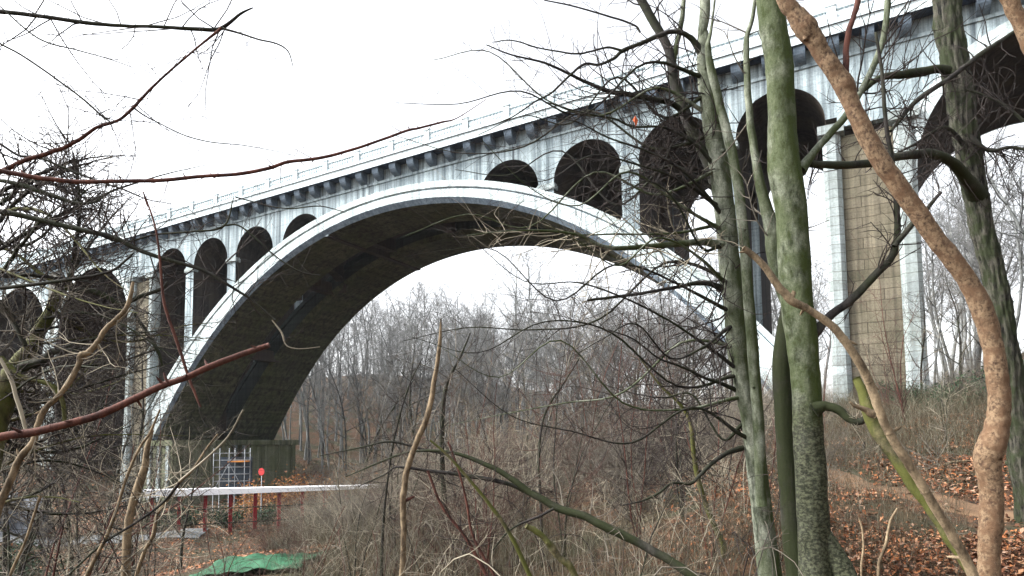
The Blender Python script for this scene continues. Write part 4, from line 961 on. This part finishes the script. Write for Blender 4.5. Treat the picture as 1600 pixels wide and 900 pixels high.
for j in range(32):
    v_ = 290+j*16.5+rl.uniform(-12, 12); u_ = np.interp(v_, [440, 560, 620, 800], [100, 30, 0, -40]) if v_ > 440 else rl.uniform(-40, 30)
    du = rl.uniform(110, 330); dv_ = rl.uniform(-140, 110) if v_ < 620 else rl.uniform(-160, 20); dq = rl.uniform(6, 10); ph = rl.uniform(2, 6); am = rl.uniform(12, 34)*rl.choice([-1, 1]); w0 = rl.uniform(3, 8)
    sp_ = [(u_, v_, w0)]+[(u_+du*t, v_+dv_*t+am*math.sin(t*ph), max(1, w0*(1-t)+.8)) for t in (.15, .3, .45, .6, .8, 1)]
    c_, r_2 = pathpx(sp_, 7.6, dq, wob=.4); T = Tubes(); T.add(c_, r_2, 6)
    lo_ = T.build('limb', [B_DARK, B_BEECHD, B_DARK, B_MOSSLOG][j % 4], _MT); TT = Tubes(); sprout(TT, rl, c_, r_2, 28, .8, 1, 3, .05, .05, 1, .5, .5, rmin=.0014, flat=unit(Fv)); TT.build('twigs', [T_DARK, T_GREY, T_DARK][j % 3], lo_)
fg('tan_crooked_sapling', 'crooked pale tan sapling rising from the left edge to mid left', 'sapling', [
  S([(208, 440, 4), (204, 462, 6), (195, 485, 7), (178, 502, 7), (164, 515, 8), (152, 535, 8), (138, 550, 9), (126, 556, 9), (122, 572, 8), (105, 602, 8), (88, 622, 8), (70, 640, 9), (60, 660, 9), (52, 690, 9), (32, 716, 10), (12, 760, 11), (-4, 800, 12), (-30, 900, 14)], (3.2, 3.0), B_STICK, part='stem', g=1, nodes=9, n=14, L=.3, tm=T_PALE),
  S([(206, 480, 2), (196, 492, 3), (180, 506, 3), (168, 512, 3)], 3.2, T_PALE),
  S([(0, 560, 5), (16, 590, 6), (26, 622, 6), (36, 655, 6), (40, 672, 5)], 3.1, T_PALE, n=4, L=.2),
  S([(63, 775, 4), (55, 800, 4), (40, 845, 4), (16, 900, 5), (8, 960, 6)], 3.0, B_STICK, n=4, L=.2, g=1),
], seed=23)
fg('forked_sapling', 'pale forked sapling with crossing twigs in the lower left before the white walkway', 'sapling', [
  S([(340, 678, 2.5), (320, 705, 3), (300, 735, 3.5), (282, 752, 5), (262, 780, 5), (245, 805, 5), (240, 835, 6), (226, 862, 6), (212, 905, 7), (206, 950, 8)], 5.2, B_STICK, part='stem', g=1, n=26, L=.6, tm=T_PALE),
  S([(238, 672, 5), (230, 700, 8), (226, 730, 11), (214, 765, 13), (205, 800, 12), (200, 830, 12), (198, 855, 13), (196, 930, 14)], 5.5, B_STICK, g=1, n=10, L=.4, tm=T_PALE),
  S([(250, 640, 3), (235, 675, 4), (218, 700, 4), (200, 740, 4.5), (184, 790, 5), (170, 830, 6), (145, 880, 6), (120, 930, 6)], 5.0, B_STICK, g=1, n=16, L=.6, tm=T_GREY),
  S([(280, 755, 4), (255, 785, 4), (215, 815, 4), (160, 850, 3.5), (100, 905, 3), (60, 940, 3)], 5.0, B_DARK, n=16, L=.5),
  S([(380, 640, 2), (350, 690, 3), (280, 752, 3)], 5.1, T_PALE, n=6, L=.4),
], seed=24)
fg('dead_pole', 'bare bleached dead pole standing upright below the arch centre', 'snag', [
  S([(689, 498, 2.5), (687, 540, 6), (681, 580, 7), (676, 612, 8), (668, 650, 9), (656, 678, 9), (645, 705, 9), (636, 735, 10), (631, 765, 10), (630, 800, 10), (631, 840, 9), (628, 900, 9), (626, 960, 11)], 6.2, B_STICK, part='stem', g=1, knots=4),
  S([(634, 782, 6), (642, 778, 5), (648, 776, 3)], 6.2, B_RED),
], seed=25)
fg('leaning_mossy_sapling', 'long dark mossy stem bending down to the bottom right of centre', 'sapling', [
  S([(540, 745, 1.5), (600, 720, 3), (640, 706, 3.6), (700, 706, 5), (750, 722, 7), (790, 742, 9), (830, 770, 11), (870, 793, 12), (910, 806, 13), (950, 826, 14), (1000, 850, 15), (1050, 878, 16), (1090, 905, 18), (1130, 940, 20)], (6.6, 5.4), B_BEECHD, part='stem', g=1, n=24, L=.6, tm=T_GREY),
  S([(500, 712, 1.5), (560, 700, 2.6), (610, 690, 3.5), (660, 702, 4), (700, 710, 5)], 6.5, B_DARK, n=14, L=.4),
  S([(560, 760, 1.5), (600, 742, 2.5), (620, 730, 3), (665, 735, 5), (720, 742, 6), (790, 755, 7), (835, 775, 7)], 6.2, B_DARK, n=22, L=.5),
  S([(668, 735, 4), (690, 790, 4.5), (720, 830, 5), (745, 870, 6), (770, 920, 7)], 6.0, B_RED, n=12, L=.5, g=1),
  S([(700, 690, 3), (718, 740, 3.5), (730, 790, 4), (740, 840, 4), (775, 905, 5), (790, 950, 6)], 5.8, B_RED, n=12, L=.5, g=1),
  S([(672, 688, 3), (700, 712, 4.5), (738, 755, 5), (770, 795, 6), (800, 840, 7), (830, 905, 8), (850, 950, 9)], 5.6, B_MOSSLOG, n=10, L=.4, g=1),
  S([(865, 795, 5), (840, 808, 4), (810, 820, 3.5), (790, 835, 3), (770, 860, 2)], 5.9, B_DARK, n=6, L=.3),
], seed=26)
fg('mossy_log', 'short crooked yellow mossy dead limb at the bottom centre', 'log', [
  S([(822, 822, 8), (838, 830, 10), (852, 842, 9), (862, 856, 13), (872, 870, 10), (886, 880, 12), (898, 898, 10), (915, 940, 11)], 5.0, B_MOSSLOG, part='stem', g=1, knots=6)], seed=27)
for j, (sp, dd, mt_, lab) in enumerate([
  ([(660, 560, 1.5), (640, 600, 2.4), (622, 660, 3), (610, 720, 3), (600, 800, 4), (596, 880, 5)], 11, B_DARK, 'thin dark sapling left of the bleached dead pole'),
  ([(735, 520, 2), (718, 560, 4), (705, 585, 5), (694, 620, 7), (690, 690, 8), (694, 780, 9)], 16, B_DARK, 'dark forked sapling right behind the bleached dead pole'),
  ([(905, 560, 2), (880, 600, 3), (850, 650, 3.4), (842, 720, 4), (846, 800, 5)], 12, B_DARK, 'thin sapling in the thicket above the mossy log'),
  ([(1000, 560, 2), (1030, 600, 4), (1075, 650, 6), (1085, 720, 8), (1100, 780, 8), (1130, 850, 9)], 9, B_MOSSLOG, 'mossy crooked sapling left of the broken-topped twin stem'),
  ([(1350, 690, 4), (1349, 740, 5), (1351, 790, 5), (1350, 812, 6)], 15, B_DARK, 'straight dark stem on the leafy bank by the dirt path'),
  ([(1402, 795, 3), (1391, 815, 4), (1384, 850, 5), (1374, 880, 5), (1372, 915, 6)], 5, B_STICK, 'short pale green twig standing on the leaf litter at lower right'),
  ([(1342, 808, 2.5), (1348, 830, 3), (1349, 860, 3.5), (1346, 885, 3.5), (1347, 910, 4)], 5.2, B_STICK, 'short pale broken twig standing left on the leaf litter'),
  ([(1515, 720, 3), (1490, 722, 4), (1465, 732, 5), (1446, 750, 6), (1440, 775, 6)], 13, B_STICK, 'pale stem bent in an arch on the bank behind the tan poles'),
  ]):
    fg('bare_sapling', lab, 'sapling', [S(sp, dd, mt_, part='stem', g=1, n=0 if dd < 6 else 26, L=.08*dd, tm=[T_DARK, T_GREY, T_RED][j % 3], t1=.7)], seed=40+j)

# arching bramble canes of the near thicket
def cane(p, r, L, arch, mt_, lab, grp):
    an = r.uniform(0, 6.28); h = np.array([math.cos(an), math.sin(an), 0]); k = 12; t = np.linspace(0, 1, k)
    side = np.array([-h[1], h[0], 0])*r.normal(0, .15)
    q = p[None]+h[None]*(L*.62*t**1.25)[:, None]+side[None]*(L*np.sin(t*r.uniform(2, 5)))[:, None]; q[:, 2] += L*arch*np.sin(t*2.5)*.8-.05+L*.1*t
    q[1:] += np.cumsum(r.normal(0, .012*L, (k-1, 3)), 0)
    T = Tubes(); rr = np.linspace(.0065, .0022, k)*r.uniform(.7, 1.5); T.add(q, rr, 5)
    for i in range(r.integers(3, 8)):
        a = r.integers(3, k-1); twig(T, r, q[a], unit(q[a]-q[a-1]+unit(r.normal(0, 1, 3))*1.2+np.array([0, 0, .4])), L*r.uniform(.12, .32), rr[a]*.6, 1, .5, .1, 2)
    o = empty('bramble_cane', tuple(p)); tag(o, lab, 'bramble', grp); T.build('stem', mt_, o)
rc = np.random.default_rng(77); cnt = 0
while cnt < 230:
    d_ = rc.uniform(4.8, 17); u_ = rc.uniform(250, 1230)
    hd = Fv+Rv*(u_-800)/FP; p_ = CAM+np.array([hd[0], hd[1], 0])*d_; p_[2] = float(G(p_[0], p_[1])); uu, vv_, dd_ = proj(p_)
    if vv_ > 1250: continue
    cane(p_, rc, rc.uniform(.9, 2.3), rc.uniform(.4, 1.0), [T_PALE, T_GREY, T_RED, T_GREY, T_PALE, T_DARK][cnt % 6], ['pale', 'grey', 'reddish', 'grey', 'pale', 'dark'][cnt % 6]+' thin arching cane in the bramble tangle along the bottom of the picture', ['pale', 'grey', 'reddish', 'grey', 'pale', 'dark'][cnt % 6]+' bramble canes of the near thicket'); cnt += 1

# fans of fine twigs that hang into the view from small saplings standing nearer than the thicket
def sapling(u, v, d, H, lab, mt_, seed, n=26, lean=(0, 0), grp=None):
    r = np.random.default_rng(seed); p = P(u, v, d); p[2] = float(G(p[0], p[1]))
    root = tag(empty('twiggy_sapling', tuple(p)), lab, 'sapling', grp); T = Tubes(); ST = Tubes()
    for i in range(3):
        q = [p-np.array([0, 0, .1])]; dr = unit(np.array([*(R0[:2]*(lean[0]+r.normal(0, .12))), 1])+np.array([*(Fv[:2]*lean[1]), 0]))
        for _ in range(9): dr = unit(dr+r.normal(0, .09, 3)); q.append(q[-1]+dr*H*(1-.15*i)/9)
        q = np.array(q); rr = np.linspace(.016*H/4, .004, 10); ST.add(q, rr, 6)
        sprout(T, r, q, rr, n, H*.34, 2, 3, .25, .12, 1, .5, .4, rmin=.0018*d/8)
    ST.build('stems', B_DARK if seed % 2 else B_RED, root); T.build('twigs', mt_, root)
for j, (u, v, d, H, mt_, lab, ln, n) in enumerate([
  (70, 900, 9, 5.2, T_DARK, 'dark twiggy sapling in front of the mossy tree at the left edge', (.1, 0), 20),
  (10, 900, 11, 6.6, T_GREY, 'tall grey twiggy sapling at the far left edge', (.05, 0), 24),
  (190, 900, 13, 5.4, T_GREY, 'grey twiggy sapling before the left end pier of the bridge', (0, 0), 16),
  (560, 900, 12, 3.2, T_PALE, 'pale twiggy sapling low in front of the right end of the white walkway', (-.1, 0), 18),
  (760, 900, 10, 3.3, T_RED, 'reddish twiggy sapling right of the bleached dead pole', (.1, 0), 20),
  (880, 900, 11, 4.4, T_RED, 'tall reddish twiggy sapling below the right half of the arch', (.05, 0), 24),
  (1000, 900, 10, 4.0, T_DARK, 'dark twiggy sapling left of the broken-topped twin stem', (-.05, 0), 24),
  (1070, 900, 12, 5.4, T_DARK, 'tall dark twiggy sapling whose twigs cross the right spandrel arches', (-.08, 0), 22),
  (1110, 900, 9, 3.2, T_PALE, 'pale low twiggy sapling at the foot of the broken-topped twin stem', (-.1, 0), 16),
  (680, 930, 8, 2.0, T_PALE, 'low pale twiggy sapling at the bottom edge right of the dead pole', (.1, 0), 16),
  (470, 930, 9, 2.1, T_PALE, 'low pale twiggy sapling at the bottom edge right of the green tarpaulin', (.1, 0), 16),
  (300, 940, 8, 1.6, T_GREY, 'small grey twiggy sapling at the bottom edge left of the green tarpaulin', (0, 0), 14),
  (1420, 700, 20, 5.2, T_RED, 'reddish twiggy sapling in front of the tan block pier', (0, 0), 22),
  (1560, 700, 20, 6.0, T_DARK, 'dark twiggy sapling behind the ridged trunk', (0, 0), 24),
  (1290, 720, 19, 3.6, T_GREY, 'grey twiggy sapling just right of the thick green trunk', (0, 0), 14),
  (620, 900, 15, 4.6, T_GREY, 'grey twiggy sapling behind and left of the bleached dead pole', (0, 0), 26),
  (710, 900, 17, 5.6, T_GREY, 'tall grey twiggy sapling behind and right of the bleached dead pole', (0, 0), 28),
  (820, 900, 16, 5.6, T_PALE, 'tall pale twiggy sapling below the middle of the arch', (0, 0), 28),
  (930, 900, 18, 6.4, T_GREY, 'tall grey twiggy sapling below the right quarter of the arch', (0, 0), 30),
  (1020, 900, 20, 7.0, T_RED, 'tall red twigged sapling before the right end of the front rib', (0, 0), 30),
  (1060, 900, 15, 4.6, T_GREY, 'grey twiggy sapling left of the broken-topped twin stem, lower than its neighbour', (0, 0), 26),
  (960, 930, 7, 2.1, T_PALE, 'low pale twiggy sapling at the bottom edge under the long leaning mossy stem', (.1, 0), 18),
  (580, 930, 8, 2.0, T_GREY, 'low grey twiggy sapling at the bottom edge left of the dead pole', (.1, 0), 18),
  (120, 900, 12, 5.4, T_PALE, 'pale twiggy sapling before the leftmost approach arch', (0, 0), 26),
  (40, 900, 7, 4.2, T_PALE, 'pale twiggy sapling close to the camera at the left edge', (0, 0), 20),
  (240, 900, 15, 4.2, T_DARK, 'dark twiggy sapling before the left end of the walkway', (0, 0), 18),
  (350, 940, 11, 2.6, T_GREY, 'grey twiggy sapling before the middle of the walkway', (0, 0), 16),
  (1480, 720, 17, 3.0, T_PALE, 'low pale twiggy sapling on the bank right of the mossy leaning stem', (0, 0), 16),
  (1390, 700, 24, 3.2, T_DARK, 'low dark twiggy sapling at the foot of the tan block pier', (0, 0), 20)]):
    sapling(u, v, d, H, lab, mt_, 60+j, n, ln)
# the one orange leaf left hanging before the bridge
q = P(993, 189, 5.5); e1 = R0*.022; e3 = np.array([0, 0, .045]); nn_ = unit(Fv)*.008
lv_ = [q+e3, q+e1*1.0+nn_+e3*.2, q+e1*.6-e3*.5, q-e3*1.1, q-e1*.5-e3*.4-nn_, q-e1+e3*.3+nn_]
lf = link_mesh('dead_leaf', np.array(lv_+[q_+unit(Fv)*.001 for q_ in lv_]), [(0, 1, 2, 3), (0, 3, 4, 5), (9, 8, 7, 6), (11, 10, 9, 6)], flat('rust_leaf', (.30, .055, .02), (.38, .11, .04)))
tag(lf, 'single rust red leaf hanging from a twig before the bridge spandrels', 'leaf')
